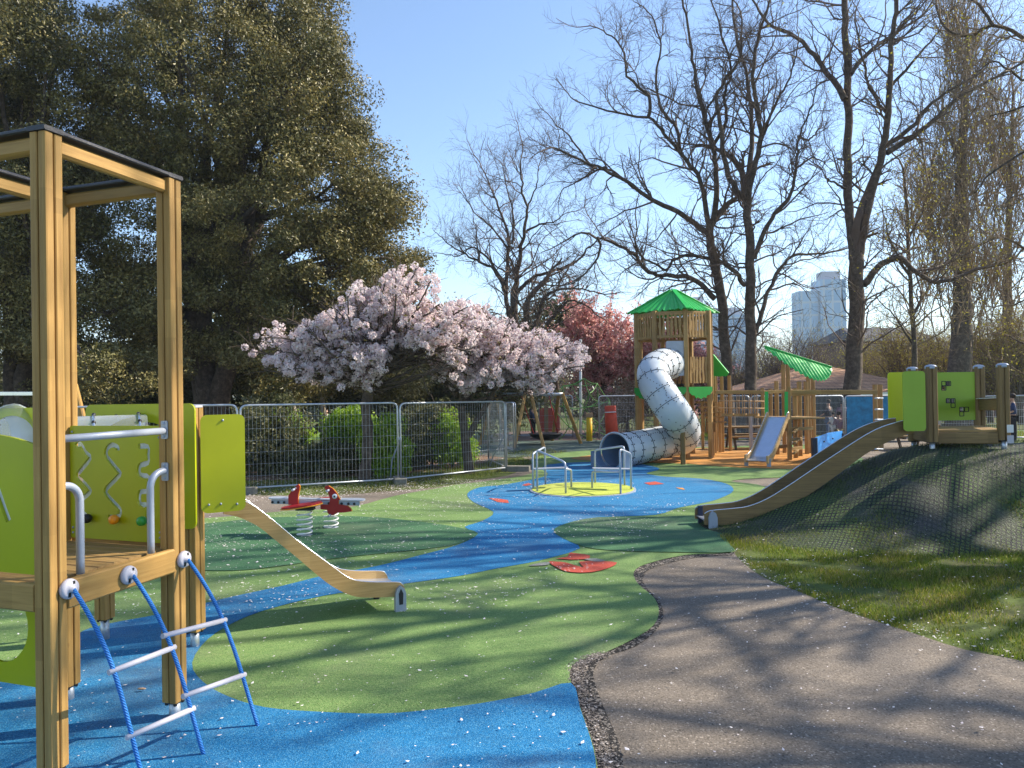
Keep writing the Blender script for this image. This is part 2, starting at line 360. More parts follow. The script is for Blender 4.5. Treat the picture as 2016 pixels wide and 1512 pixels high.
    def build(s, name, mat, parent=None, rot=None):
        me = bpy.data.meshes.new(name); o0 = root_origin(parent)
        me.from_pydata([(v[0] - o0.x, v[1] - o0.y, v[2] - o0.z) for v in s.v], [], s.f)
        a = me.attributes.new('gc', 'FLOAT_VECTOR', 'POINT'); a.data.foreach_set('vector', np.array(s.g, dtype=np.float32).ravel())
        me.polygons.foreach_set('use_smooth', s.sm); me.update()
        return link(name, me, parent, mat)
def rect(w, h, ch=0.0):
    a, b = w / 2, h / 2
    if ch <= 0: return [(-a, -b), (a, -b), (a, b), (-a, b)]
    c = min(ch, a * .8, b * .8); return [(-a + c, -b), (a - c, -b), (a, -b + c), (a, b - c), (a - c, b), (-a + c, b), (-a, b - c), (-a, -b + c)]
def rrect(x0, y0, x1, y1, r, n=5):
    o = []
    for cx, cy, a0 in ((x1 - r, y0 + r, -90), (x1 - r, y1 - r, 0), (x0 + r, y1 - r, 90), (x0 + r, y0 + r, 180)):
        for i in range(n + 1): a = math.radians(a0 + 90 * i / n); o.append((cx + r * math.cos(a), cy + r * math.sin(a)))
    return o
def circ(cx, cy, rx, ry=None, n=28): ry = ry or rx; return [(cx + rx * math.cos(2 * math.pi * i / n), cy + ry * math.sin(2 * math.pi * i / n)) for i in range(n)]
def ccw(l): return l if sum(l[i][0] * l[(i + 1) % len(l)][1] - l[(i + 1) % len(l)][0] * l[i][1] for i in range(len(l))) > 0 else l[::-1]
def catmull(pts, k=6, closed=False):
    pts = [Vector(p) for p in pts]; n = len(pts); out = []
    for i in range(n if closed else n - 1):
        g = (lambda j: pts[j % n]) if closed else (lambda j: pts[max(0, min(n - 1, j))])
        a, b, c, d = g(i - 1), g(i), g(i + 1), g(i + 2)
        for j in range(k):
            t = j / k; out.append(0.5 * ((2 * b) + (c - a) * t + (2 * a - 5 * b + 4 * c - d) * t * t + (3 * b - a - 3 * c + d) * t ** 3))
    if not closed: out.append(pts[-1])
    return out
def band(pts, w):
    """outline of a strip of width w along a 2D polyline"""
    L, Rr = [], []
    for i, p in enumerate(pts):
        a = Vector(pts[max(0, i - 1)]); b = Vector(pts[min(len(pts) - 1, i + 1)]); d = (b - a).normalized(); n = Vector((-d.y, d.x)) * (w / 2)
        L.append((p[0] + n.x, p[1] + n.y)); Rr.append((p[0] - n.x, p[1] - n.y))
    return L + Rr[::-1]
def np_mesh(name, V, Fc, mat, parent=None, smooth=False):
    V = np.asarray(V, dtype=np.float32).reshape(-1, 3); Fc = np.asarray(Fc, dtype=np.int32); o0 = root_origin(parent)
    V = V - np.array([o0.x, o0.y, o0.z], dtype=np.float32)
    me = bpy.data.meshes.new(name); me.vertices.add(len(V)); me.vertices.foreach_set('co', V.ravel())
    k = Fc.shape[1]; me.loops.add(Fc.size); me.loops.foreach_set('vertex_index', Fc.ravel()); me.polygons.add(len(Fc))
    me.polygons.foreach_set('loop_start', np.arange(0, Fc.size, k, dtype=np.int32)); me.polygons.foreach_set('loop_total', np.full(len(Fc), k, dtype=np.int32))
    me.polygons.foreach_set('use_smooth', np.full(len(Fc), smooth)); me.update(calc_edges=True)
    return link(name, me, parent, mat)
def unit(a): return a / np.maximum(np.linalg.norm(a, axis=-1, keepdims=True), 1e-9)
def leaves(rng, C, size, aspect=0.5, nbias=None):
    """a folded pointed leaf (two triangles sharing the midrib drawn as one quad) at every centre"""
    n = len(C); a = unit(rng.normal(size=(n, 3))); nr = unit(rng.normal(size=(n, 3)) + (0 if nbias is None else nbias))
    b = unit(np.cross(nr, a)); a = unit(np.cross(b, nr)); s = (size * rng.uniform(0.6, 1.3, (n, 1)))
    V = np.stack([C - a * s, C + b * s * aspect + nr * s * .15, C + a * s, C - b * s * aspect + nr * s * .15], 1)
    return V.reshape(-1, 3), np.arange(4 * n).reshape(-1, 4)
def merge(parts):
    Vs, Fs, k = [], [], 0
    for v, f in parts: Vs.append(v); Fs.append(f + k); k += len(v)
    return np.concatenate(Vs), np.concatenate(Fs)
def plane_ab(px, py, O, A):
    """where the sight line of a photo pixel meets the upright plane through O along A: (distance along A, height over O)"""
    A = Vector((A[0], A[1], 0)).normalized(); N = Vector((-A.y, A.x, 0)); d = ray(px, py); O = Vector(O); p = CO + d * ((O - CO).dot(N) / d.dot(N)); return ((p - O).dot(A), p.z - O.z)
def bolts(pts, r, mat, parent, name='bolt'):
    first = MB().ball((0, 0, 0), r, n=8).build(name, mat); first.parent = parent; o0 = root_origin(parent)
    for i, p in enumerate(pts):
        o = first if i == 0 else first.copy()
        if i: COL.objects.link(o)
        o.location = Vector(p) - o0
# ---- branches
def branch_batch(rng, S, D, L, nseg, wig, up):
    N = len(S); pts = np.empty((N, nseg + 1, 3)); pts[:, 0] = S; d = unit(D)
    for i in range(nseg):
        d = unit(d + rng.normal(size=(N, 3)) * wig + np.array([0, 0, up])); pts[:, i + 1] = pts[:, i] + d * (L / nseg)[:, None]
    return pts
def tube_batch(pts, rad, sides=3):
    N, K, _ = pts.shape; T = np.empty_like(pts); T[:, 1:-1] = pts[:, 2:] - pts[:, :-2]; T[:, 0] = pts[:, 1] - pts[:, 0]; T[:, -1] = pts[:, -1] - pts[:, -2]
    T = unit(T); m = unit(pts[:, -1] - pts[:, 0])
    ref = np.where(np.abs(m[:, 2:3]) < 0.8, np.array([[0, 0, 1.0]]), np.array([[1.0, 0, 0]]))[:, None, :]
    U = unit(np.cross(T, ref)); W = np.cross(T, U); ang = np.arange(sides) * 2 * math.pi / sides
    ring = pts[:, :, None, :] + rad[:, :, None, None] * (U[:, :, None, :] * np.cos(ang)[None, None, :, None] + W[:, :, None, :] * np.sin(ang)[None, None, :, None])
    V = ring.reshape(-1, 3); n, k, j = np.meshgrid(np.arange(N), np.arange(K - 1), np.arange(sides), indexing='ij'); j2 = (j + 1) % sides
    b = (n * K + k) * sides; b2 = (n * K + k + 1) * sides
    return V, np.stack([b + j, b + j2, b2 + j2, b2 + j], -1).reshape(-1, 4)
def spawn(rng, pts, rad, per, lo, hi, ang, ratio):
    """children of a batch: start points, directions, radii"""
    N, K, _ = pts.shape; i = np.repeat(np.arange(N), per); t = rng.uniform(lo, hi, len(i)) * (K - 1); k = np.minimum(t.astype(int), K - 2); f = (t - k)[:, None]
    s = pts[i, k] * (1 - f) + pts[i, k + 1] * f; d = unit(pts[i, k + 1] - pts[i, k]); r = rad[i, k] * (1 - f[:, 0]) + rad[i, k + 1] * f[:, 0]
    q = unit(np.cross(d, unit(rng.normal(size=d.shape)))); a = rng.uniform(ang[0], ang[1], (len(i), 1))
    return s, d * np.cos(a) + q * np.sin(a), r * ratio
def limb_pts(rng, px, depth, dvar=0.6, k=5, wig=0.03):
    """traced limb: pixel polyline -> world polyline, its depth wandering slowly"""
    y = depth; out = []; dv = rng.uniform(-1, 1) * dvar
    for i, (a, b) in enumerate(px):
        out.append(P(a, b, depth + dv * i))
    c = catmull(out, k); c = np.array([tuple(p) for p in c]); c[1:] += rng.normal(size=(len(c) - 1, 3)) * wig
    return c
def resample(pts, K):
    d = np.concatenate([[0], np.cumsum(np.linalg.norm(np.diff(pts, axis=0), axis=1))]); t = np.linspace(0, d[-1], K)
    return np.stack([np.interp(t, d, pts[:, a]) for a in range(3)], 1), d[-1]
def bare_tree(name, seed, limbs, depth, label, group=None, bark='bark', twig='twig', dens=1.0, base=None, lens=(2.6, 1.2, 0.55), up=0.05, rmin=0.006, buds=0, budm='bud', budsize=0.05, extra=None, dvar=0.5, kids=(5, 5)):
    """limbs: list of (pixel polyline, r0, r1). The first is the trunk"""
    rng = np.random.default_rng(seed); LP = []
    for i, (px, r0, r1) in enumerate(limbs):
        c = limb_pts(rng, px, depth, 0 if i == 0 else dvar); LP.append((c, r0, r1))
    b0 = LP[0][0][0]
    root = thing(name, (b0[0], b0[1], gz(b0[0], b0[1])), label, 'tree', group)
    tr = []; tw = []; L1s = []; ends = []
    for i, (c, r0, r1) in enumerate(LP):
        K = max(8, len(c)); p, Ln = resample(c, K); r = r0 + (r1 - r0) * np.linspace(0, 1, K) ** 0.8
        if i == 0: r[0] *= 1.35; r[1] *= 1.1
        tr.append(tube_batch(p[None], r[None], 9))
        n1 = int(Ln * 2.2 * dens); st = 0.35 if i == 0 else 0.12
        s, d, rr = spawn(rng, p[None], r[None], n1, st, 1.0, (0.5, 1.15), 0.5); L1s.append((s, d, np.minimum(rr, 0.038)))
        L1s.append((p[-1:], (p[-1] - p[-3])[None], np.array([r[-1]])))
    if len(tr):
        V, Fq = merge(tr); np_mesh('trunk', V, Fq, bark, root, True)
    S = np.concatenate([a[0] for a in L1s]); D = np.concatenate([a[1] for a in L1s]); R0 = np.concatenate([a[2] for a in L1s])
    if extra is not None: S, D, R0 = extra(rng, S, D, R0)
    L = lens[0] * rng.uniform(0.45, 1.25, len(S)) * np.clip(R0 / 0.035, 0.55, 1.2)
    p1 = branch_batch(rng, S, D, L, 7, 0.24, up); ra = R0[:, None] * np.linspace(1, 0.25, 8)[None] + rmin * .5
    s2, d2, r2 = spawn(rng, p1, ra, kids[0], 0.12, 1.0, (0.4, 1.0), 0.6)
    p2 = branch_batch(rng, s2, d2, lens[1] * rng.uniform(0.4, 1.3, len(s2)), 5, 0.27, up); rb = np.maximum(r2, rmin)[:, None] * np.linspace(1, 0.4, 6)[None]
    s3, d3, r3 = spawn(rng, p2, rb, kids[1], 0.1, 1.0, (0.4, 1.0), 0.6)
    p3 = branch_batch(rng, s3, d3, lens[2] * rng.uniform(0.4, 1.4, len(s3)), 3, 0.25, up); rc = np.maximum(r3, rmin * .8)[:, None] * np.linspace(1, 0.5, 4)[None]
    V, Fq = merge([tube_batch(p1, ra, 4), tube_batch(p2, rb, 3), tube_batch(p3, rc, 3)])
    np_mesh('crown', V, Fq, twig, root)
    if buds:
        C = np.concatenate([p3[:, -1], p3[:, 2], p2[:, -1]]); C = C[rng.random(len(C)) < buds]; C = C + rng.normal(size=C.shape) * 0.03
        v, f = leaves(rng, C, budsize, 0.6); o = np_mesh('bud', v, f, budm, root); o['kind'] = 'stuff'
    return root
# ------------------------------------------------------------------ the ground
def sheet(name, px, up, mat, world_pts=False, smooth=4, kind='structure'):
    pts = [Vector((p[0], p[1], -SL * p[1])) for p in px] if world_pts else [G(a, b) for a, b in px]
    if smooth: pts = catmull(pts, smooth, True)
    tr = tessellate_polygon([[Vector((p.x, p.y, 0)) for p in pts]])
    fs = []
    for t in tr:
        a, b, c = [pts[i] for i in t]
        fs.append(tuple(t) if (b.x - a.x) * (c.y - a.y) - (b.y - a.y) * (c.x - a.x) > 0 else tuple(t[::-1]))
    m = MB().add([(p.x, p.y, -SL * p.y + up) for p in pts], fs); o = m.build(name, mat); tag(o, kind=kind); return o
mb = MB(); xs = [-900, -60, 60, 900]
rows = [-40, 60, 1200]
vs = [(x, y, -SL * min(y, 60)) for y in rows for x in xs]
mb.add(vs, [(r * 4 + c, r * 4 + c + 1, (r + 1) * 4 + c + 1, (r + 1) * 4 + c) for r in range(2) for c in range(3)])
tag(mb.build('ground', 'soil'), kind='structure')
# tarmac under and around the play area
sheet('tarmac_path', [(-600, 1030), (200, 985), (420, 978), (491, 976), (664, 975), (780, 966), (859, 960), (940, 946), (1000, 936), (1036, 920), (1046, 908), (1010, 898), (940, 893), (940, 868), (1220, 858),
    (1400, 868), (1560, 862), (1700, 862), (1900, 868), (2100, 880), (2100, 900), (1600, 950), (1500, 975), (1400, 1045), (1442, 1082), (1452, 1098), (1500, 1136), (1580, 1168), (1640, 1195), (1720, 1222), (1800, 1248),
    (1900, 1280), (2016, 1303), (2150, 1345), (2600, 1700), (2600, 4000), (-1500, 4000)], 0.004, 'tarmac', smooth=3)
sheet('far_path', [(960, 862), (1010, 850), (1180, 847), (1240, 850), (1300, 866), (1200, 871), (1050, 868)], 0.009, 'tarmacred')
sheet('worn_surface', [(930, 893), (960, 872), (1060, 868), (1225, 868), (1260, 880), (1180, 887), (1090, 892), (1020, 901), (960, 898)], 0.013, 'rub_teal')
sheet('gravel_strip', [(1180, 1530), (1150, 1440), (1120, 1360), (1110, 1330), (1128, 1302), (1170, 1285), (1260, 1255), (1290, 1215), (1285, 1180), (1255, 1160), (1235, 1135), (1245, 1118), (1290, 1100), (1400, 1088), (1440, 1086),
    (1442, 1094), (1400, 1096), (1340, 1104), (1280, 1122), (1266, 1140), (1272, 1158), (1298, 1185), (1306, 1215), (1290, 1245), (1250, 1275), (1195, 1294), (1170, 1320), (1172, 1350), (1195, 1410), (1220, 1470), (1226, 1530)], 0.009, 'gravel', smooth=3)
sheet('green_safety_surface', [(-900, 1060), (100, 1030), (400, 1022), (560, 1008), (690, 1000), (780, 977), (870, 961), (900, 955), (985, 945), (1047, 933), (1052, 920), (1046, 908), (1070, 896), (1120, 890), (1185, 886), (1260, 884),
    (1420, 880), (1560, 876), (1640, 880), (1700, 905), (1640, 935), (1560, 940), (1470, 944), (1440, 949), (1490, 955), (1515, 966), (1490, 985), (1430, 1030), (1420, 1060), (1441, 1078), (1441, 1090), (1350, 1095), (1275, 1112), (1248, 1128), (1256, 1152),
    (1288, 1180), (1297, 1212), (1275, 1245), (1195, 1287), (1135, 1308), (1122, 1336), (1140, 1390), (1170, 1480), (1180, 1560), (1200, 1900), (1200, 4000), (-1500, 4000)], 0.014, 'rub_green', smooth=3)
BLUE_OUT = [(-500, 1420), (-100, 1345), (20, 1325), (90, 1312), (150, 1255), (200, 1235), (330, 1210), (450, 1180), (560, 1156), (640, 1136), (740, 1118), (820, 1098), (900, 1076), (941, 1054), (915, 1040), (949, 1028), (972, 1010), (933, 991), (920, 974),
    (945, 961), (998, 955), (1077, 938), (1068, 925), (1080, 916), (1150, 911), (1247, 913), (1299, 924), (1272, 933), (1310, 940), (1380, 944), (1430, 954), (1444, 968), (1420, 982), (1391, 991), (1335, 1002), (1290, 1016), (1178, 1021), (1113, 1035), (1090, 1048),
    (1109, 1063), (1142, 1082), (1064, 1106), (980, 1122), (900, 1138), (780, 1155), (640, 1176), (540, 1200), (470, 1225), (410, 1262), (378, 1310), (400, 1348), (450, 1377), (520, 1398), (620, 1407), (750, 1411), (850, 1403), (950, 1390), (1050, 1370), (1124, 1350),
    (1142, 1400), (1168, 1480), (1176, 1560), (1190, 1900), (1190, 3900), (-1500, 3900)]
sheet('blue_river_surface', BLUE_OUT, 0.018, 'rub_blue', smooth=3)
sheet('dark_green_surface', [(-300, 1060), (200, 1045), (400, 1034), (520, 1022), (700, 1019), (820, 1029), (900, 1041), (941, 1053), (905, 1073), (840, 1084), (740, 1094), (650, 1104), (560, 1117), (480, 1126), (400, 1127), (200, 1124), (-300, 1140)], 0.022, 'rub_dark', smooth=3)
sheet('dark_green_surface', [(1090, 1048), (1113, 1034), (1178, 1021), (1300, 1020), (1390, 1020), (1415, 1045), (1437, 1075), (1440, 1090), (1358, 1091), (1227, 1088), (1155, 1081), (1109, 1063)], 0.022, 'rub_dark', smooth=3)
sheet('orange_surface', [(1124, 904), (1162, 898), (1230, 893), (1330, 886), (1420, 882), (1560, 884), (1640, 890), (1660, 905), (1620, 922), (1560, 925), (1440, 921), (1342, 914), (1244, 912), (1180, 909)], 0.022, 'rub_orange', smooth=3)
# inlaid red fish and small marks
sheet('inlaid_fish', [(1080, 1110), (1095, 1110), (1115, 1112), (1150, 1122), (1140, 1110), (1185, 1109), (1215, 1112), (1200, 1122), (1165, 1131), (1125, 1131), (1100, 1124)], 0.024, 'rub_red', smooth=2)
sheet('inlaid_fish', [(1094, 1104), (1118, 1100), (1122, 1092), (1150, 1095), (1162, 1098), (1160, 1105), (1125, 1106)], 0.024, 'rub_red', smooth=0)
sheet('inlaid_fish', [(1040, 1118), (1065, 1112), (1082, 1111), (1080, 1116), (1060, 1118)], 0.024, 'rub_grey', smooth=2)
sheet('inlaid_fish', [(1150, 1105), (1175, 1104), (1192, 1109), (1170, 1110)], 0.026, 'rub_grey', smooth=2)
sheet('inlaid_mark', [(962, 983), (980, 984), (1000, 987), (1002, 993), (980, 991)], 0.024, 'rub_red', smooth=0)
sheet('inlaid_mark', [(1268, 953), (1290, 950), (1308, 955), (1280, 957)], 0.024, 'rub_red', smooth=0)
sheet('inlaid_mark', [(1330, 962), (1345, 963), (1349, 967), (1338, 965)], 0.024, 'rub_orange', smooth=0)
sheet('inlaid_mark', [(1028, 957), (1040, 953), (1048, 956), (1036, 959)], 0.024, 'rub_red', smooth=0)
# lawn strips beyond the play area and leaf litter under the trees
sheet('lawn', [(1380, 861), (1480, 858), (1640, 856), (1760, 860), (1900, 862), (2200, 868), (2200, 846), (1700, 846), (1380, 848)], 0.006, 'lawn', smooth=0)
sheet('lawn', [(560, 850), (700, 846), (760, 852), (680, 862), (580, 866)], 0.012, 'lawn')
sheet('leaf_litter', [(-400, 965), (300, 950), (560, 945), (700, 940), (860, 925), (985, 905), (985, 895), (900, 890), (700, 892), (400, 900), (-400, 930)], 0.006, 'litter')

# the mound
mnd, MN, b, _, L = _mat('mound_mesh_grass'); g = geo(MN)
t = tex(MN, 'ShaderNodeTexNoise', g.outputs['Position'], scale=1.1, detail=6, rough=0.6)
t2 = tex(MN, 'ShaderNodeTexNoise', g.outputs['Position'], scale=60, detail=3)
rot = MN.nodes.new('ShaderNodeMapping'); rot.inputs['Rotation'].default_value = (0, 0, 0.6); L.new(g.outputs['Position'], rot.inputs[0])
sp = MN.nodes.new('ShaderNodeSeparateXYZ'); L.new(rot.outputs[0], sp.inputs[0])
def mth(op, a, b=None):
    m = MN.nodes.new('ShaderNodeMath'); m.operation = op
    for i, v in ((0, a), (1, b)):
        if v is None: continue
        if isinstance(v, (int, float)): m.inputs[i].default_value = v
        else: MN.links.new(v, m.inputs[i])
    return m.outputs[0]
sx = mth('ABSOLUTE', mth('SINE', mth('MULTIPLY', sp.outputs[0], 68.0))); sy = mth('ABSOLUTE', mth('SINE', mth('MULTIPLY', sp.outputs[1], 52.0)))
grid = mth('MINIMUM', sx, sy)
soilc = ramp(MN, t.outputs[0], [(0.36, (0.075, 0.074, 0.068)), (0.5, (0.07, 0.095, 0.04)), (0.65, (0.09, 0.15, 0.035))])
soilc = mix(MN, 0.8, soilc, ramp(MN, t2.outputs[0], [(0.3, 0.5), (0.7, 1.5)]), 'MULTIPLY')
col = mix(MN, mth('MULTIPLY', ramp(MN, grid, [(0.46, 1.0), (0.62, 0.0)]), ramp(MN, tex(MN, 'ShaderNodeTexNoise', g.outputs['Position'], scale=2.2, detail=5, rough=0.7).outputs[0], [(0.35, 0.25), (0.55, 1.0)])), soilc, (0.017, 0.018, 0.022))
L.new(col, b.inputs['Base Color']); b.inputs['Roughness'].default_value = 0.6; bump(MN, b, t2.outputs[0], 0.6, 0.03); b.inputs['Specular IOR Level'].default_value = 0.15
mb = MB(); nx, ny = 110, 90; x0, x1, y0, y1 = 1.4, 13.9, 5.8, 13.8; vs = []
for j in range(ny + 1):
    for i in range(nx + 1):
        x = x0 + (x1 - x0) * i / nx; y = y0 + (y1 - y0) * j / ny; h = mound_h(x, y)
        r = mound_r(x, y)
        vs.append((x, y, -SL * y + h + 0.03 * math.sin(x * 3.1 + y) * math.sin(y * 2.7) * min(1, h * 3) + (0.03 if r < 0.97 else 0.03 - (r - 0.97) * 1.2)))
mb.add(vs, [(j * (nx + 1) + i, j * (nx + 1) + i + 1, (j + 1) * (nx + 1) + i + 1, (j + 1) * (nx + 1) + i) for j in range(ny) for i in range(nx)], None, True)
tag(mb.build('mound', mnd), kind='structure')

# grass blades
def in_poly(X, Y, poly):
    c = np.zeros(len(X), bool); n = len(poly)
    for i in range(n):
        (xa, ya), (xb, yb) = poly[i], poly[(i + 1) % n]
        m = ((ya > Y) != (yb > Y)) & (X < (xb - xa) * (Y - ya) / (yb - ya + 1e-12) + xa); c ^= m
    return c
def blades(name, seed, poly, n, h, w, mat, thr=None, mound=False):
    rng = np.random.default_rng(seed); xs = [p[0] for p in poly]; ys = [p[1] for p in poly]
    X = rng.uniform(min(xs), max(xs), n * 2); Y = rng.uniform(min(ys), max(ys), n * 2); k = in_poly(X, Y, poly); X, Y = X[k][:n], Y[k][:n]
    cl = np.sin(X * 2.3 + np.sin(Y * 1.7) * 2) * np.sin(Y * 2.9 + np.cos(X * 1.9) * 2) + 0.5 * np.sin(X * 9 + Y * 5) * np.sin(Y * 8 - X * 4)
    if thr is not None: k = cl + rng.normal(size=len(X)) * 0.3 > thr; X, Y, cl = X[k], Y[k], cl[k]
    Zv = np.array([gz(x, y) for x, y in zip(X, Y)]) + (0.035 if mound else 0.0); N = len(X)
    B = np.stack([X, Y, Zv], 1); a = rng.uniform(0, 2 * math.pi, N); H = h * rng.uniform(0.5, 1.4, N) * (1 + 0.35 * np.clip(cl, -1, 1))
    s = np.stack([np.cos(a), np.sin(a), a * 0], 1) * w; ln = np.stack([rng.normal(size=N), rng.normal(size=N), np.zeros(N)], 1) * (H * 0.45)[:, None]
    m = B + ln * 0.35 + np.array([0, 0, 1]) * (H * 0.55)[:, None]; t = B + ln + np.array([0, 0, 1]) * H[:, None]
    V = np.stack([B - s, B + s, m + s * .7, m - s * .7, t], 1).reshape(-1, 3); i = np.arange(N)[:, None] * 5
    Fq = np.concatenate([i + np.array([[0, 1, 2]]), i + np.array([[0, 2, 3]]), i + np.array([[3, 2, 4]])])
    o = np_mesh(name, V, Fq, mat); tag(o, kind='stuff'); return o
def gp(px): return [(G(a, b).x, G(a, b).y) for a, b in px]
rp = gp([(1445, 1083), (1500, 1136), (1580, 1170), (1645, 1197), (1800, 1250), (2016, 1305), (2130, 1345), (2300, 1300)]) + [(8.6, 7.6), (9.2, 8.9), (6.2, 8.6), (4.6, 8.7), (3.4, 8.8), (2.8, 9.3), (2.5, 9.2)]
tag(blades('grass', 11, rp, 80000, 0.042, 0.0028, 'grass', -0.62), 'patchy green grass edging the tarmac path by the mound', 'grass')
mp = [(7.6 + .993 * 5.2 * math.cos(a) - .12 * 1.9 * math.sin(a), 10.2 + .12 * 5.2 * math.cos(a) + .993 * 1.9 * math.sin(a)) for a in np.linspace(0, 2 * math.pi, 40, endpoint=False)]
tag(blades('grass', 12, mp, 50000, 0.03, 0.0026, 'moundgrass', -0.05, True), 'thin short grass poking through the netting on the mound', 'grass')
vp = gp([(-200, 985), (200, 975), (491, 972), (664, 970), (780, 962), (859, 956), (1000, 932), (1036, 915), (1120, 890), (1050, 884), (1000, 893), (985, 905), (860, 925), (700, 940), (560, 947), (300, 960), (-200, 975)])
tag(blades('grass', 13, vp, 34000, 0.06, 0.004, 'grass', -0.35), 'tufty grass verge along the foot of the temporary fence', 'grass')
bp_ = gp([(1380, 861), (1480, 858), (1640, 856), (1760, 860), (1900, 862), (2200, 866), (2200, 852), (1700, 852), (1380, 852)])
tag(blades('grass', 14, bp_, 22000, 0.08, 0.012, 'grass', -1), 'bright lawn behind the climbing frames', 'grass')

# fallen petals, dead leaves
def scatter(name, seed, pts_fn, n, size, mat, label, cat, up=0.028, clump=None):
    rng = np.random.default_rng(seed); X, Y = pts_fn(rng, n)
    if clump is not None:
        c = np.sin(X * 1.1 + np.sin(Y * 1.3) * 2) * np.sin(Y * 0.9 + np.cos(X * 1.2)) ; k = rng.random(len(X)) < 0.55 + clump * c; X, Y = X[k], Y[k]
    Zv = np.array([gz(x, y) for x, y in zip(X, Y)]) + up; N = len(X); C = np.stack([X, Y, Zv], 1); a = rng.uniform(0, 2 * math.pi, N)
    s = size * np.clip(rng.lognormal(-0.25, 0.45, N), 0.3, 2.0)
    u = np.stack([np.cos(a), np.sin(a), a * 0], 1) * s[:, None]; w = np.stack([-np.sin(a), np.cos(a), a * 0], 1) * (s * rng.uniform(0.35, 0.8, N))[:, None]
    tl = np.array([0, 0, 1]) * (s * 0.25)[:, None]
    V = np.stack([C - u, C - w, C + u + tl, C + w], 1).reshape(-1, 3)
    o = np_mesh(name, V, np.arange(4 * N).reshape(-1, 4), mat); tag(o, label, cat, kind='stuff'); return o
def reg(poly):
    def f(rng, n):
        xs = [p[0] for p in poly]; ys = [p[1] for p in poly]; X = rng.uniform(min(xs), max(xs), n * 2); Y = rng.uniform(min(ys), max(ys), n * 2)
        k = in_poly(X, Y, poly); return X[k], Y[k]
    return f
scatter('fallen_petals', 21, reg([(-7, 6.2), (-0.3, 6.0), (1.2, 8), (3, 12), (2.2, 16), (-1.5, 16), (-8, 12)]), 11000, 0.011, 'petal', 'white blossom petals strewn over the dark green surface', 'petals', clump=0.5)
scatter('fallen_petals', 22, reg([(-4, 2.2), (3.2, 2.2), (4.5, 6), (2.6, 8), (-0.3, 6.6), (-5, 6.6)]), 1900, 0.0085, 'petal', 'sparse white petals on the near green, blue and grey surfaces', 'petals', clump=0.4)
scatter('fallen_petals', 23, reg(gp([(1430, 1085), (1450, 1080), (1520, 1130), (1650, 1185), (1820, 1240), (2030, 1295), (2030, 1312), (1800, 1262), (1630, 1202), (1490, 1142)])), 550, 0.009, 'petal', 'white petals gathered along the grass edge of the tarmac', 'petals')
scatter('fallen_petals', 24, reg([(2.4, 7.8), (4.3, 6.0), (6.6, 6.5), (7.6, 9.5), (5, 11), (3, 10.5)]), 550, 0.009, 'petal', 'white petals dotted over the grass and mound', 'petals', 0.055)
scatter('fallen_petals', 25, reg([(-9, 12.5), (-4, 13), (0.0, 15), (-2, 17.2), (-9, 14.5)]), 5000, 0.013, 'petal', 'white petals lying on the path beside the fence', 'petals', 0.02)
sp_ = catmull([G(a, b) for a, b in [(1200, 1520), (1178, 1450), (1152, 1380), (1135, 1330), (1150, 1305), (1185, 1292)]], 8)
scatter('gravel', 26, lambda rng, n: (lambda i: (np.array([sp_[k].x for k in i]) + rng.normal(size=n) * 0.03, np.array([sp_[k].y for k in i]) + rng.normal(size=n) * 0.03))(rng.integers(0, len(sp_), n)), 3400, 0.007, 'pebble', 'pale and brown debris lying in the dark gap beside the tarmac', 'gravel', 0.014)
scatter('dead_leaves', 27, reg(gp([(380, 965), (560, 950), (860, 930), (990, 905), (960, 890), (700, 895), (400, 905)])), 9000, 0.03, 'brownleaf', 'brown dead leaves on the ground behind the fence', 'leaves', 0.012)

lf = G(279, 1367); o = MB().ball(lf + Vector((0, 0, .034)), .028, (1.0, .35, .22), 10).build('fallen_leaf', 'brownleaf'); tag(o, 'single curled brown leaf lying on the blue surface below the rope ladder', 'leaf')
# ------------------------------------------------------------------ near climbing unit on the left
UZ = Vector((0, 0, 1))
def groove_profile(s, c=0.009, gw=0.004, gd=0.011):
    """square of four staves with a dark groove down each face"""
    o = []
    for k in range(4):
        a = k * math.pi / 2; ca, sa = math.cos(a), math.sin(a)
        for (x, y) in ((s, -s + c), (s, -gw - .004), (s - .004, -gw), (s - gd, -gw), (s - gd, gw), (s - .004, gw), (s, gw + .004), (s, s - c), (s - c * .3, s - c * .3)):
            o.append((x * ca - y * sa, x * sa + y * ca))
    return o
def post(parent, xy, z0, z1, s, ua, mat='wood', foot=0.1, cap=None, name='post', foot_r=0.03):
    x, y = xy; A = Vector((ua[0], ua[1], 0)).normalized(); B = UZ.cross(A)
    o = MB().extrude(groove_profile(s), (x, y, z0), A, B, UZ, z1 - z0).build(name, mat, parent)
    g = gz(x, y)
    f = MB().tube([(x, y, g - 0.02), (x, y, z0 + 0.01)], foot_r, 12).build('steel_foot', 'steel', o)
    bm = MB().extrude(rect(s * 1.7, s * 1.7, .02), (x, y, z0 - 0.008), A, B, UZ, 0.007)
    for i in (-1, 1):
        for j in (-1, 1): bm.ball(Vector((x, y, z0 - 0.012)) + A * i * s * .6 + B * j * s * .6, 0.012, n=8)
    bm.build('bolt_plate', 'black', o)
    if cap == 'dome': MB().lathe([(s * 1.12, -0.02), (s * 1.16, -0.01), (s * 1.1, 0.012), (s * .8, 0.026), (s * .3, 0.034)], (x, y, z1), UZ, 20).build('cap', 'greyplas', o)
    if cap == 'flat': MB().extrude(rect(s * 2.15, s * 2.15, .02), (x, y, z1), A, B, UZ, 0.016).build('cap', 'greyplas', o)
    return o
ftA = Z(90, 250, 2.99); A0 = Vector((ftA.x, ftA.y)); ftB = Z(331, 342, 2.99); B0 = Vector((ftB.x, ftB.y))
u = (B0 - A0).normalized(); w = Vector((-.945, .327)).normalized(); W = 0.79
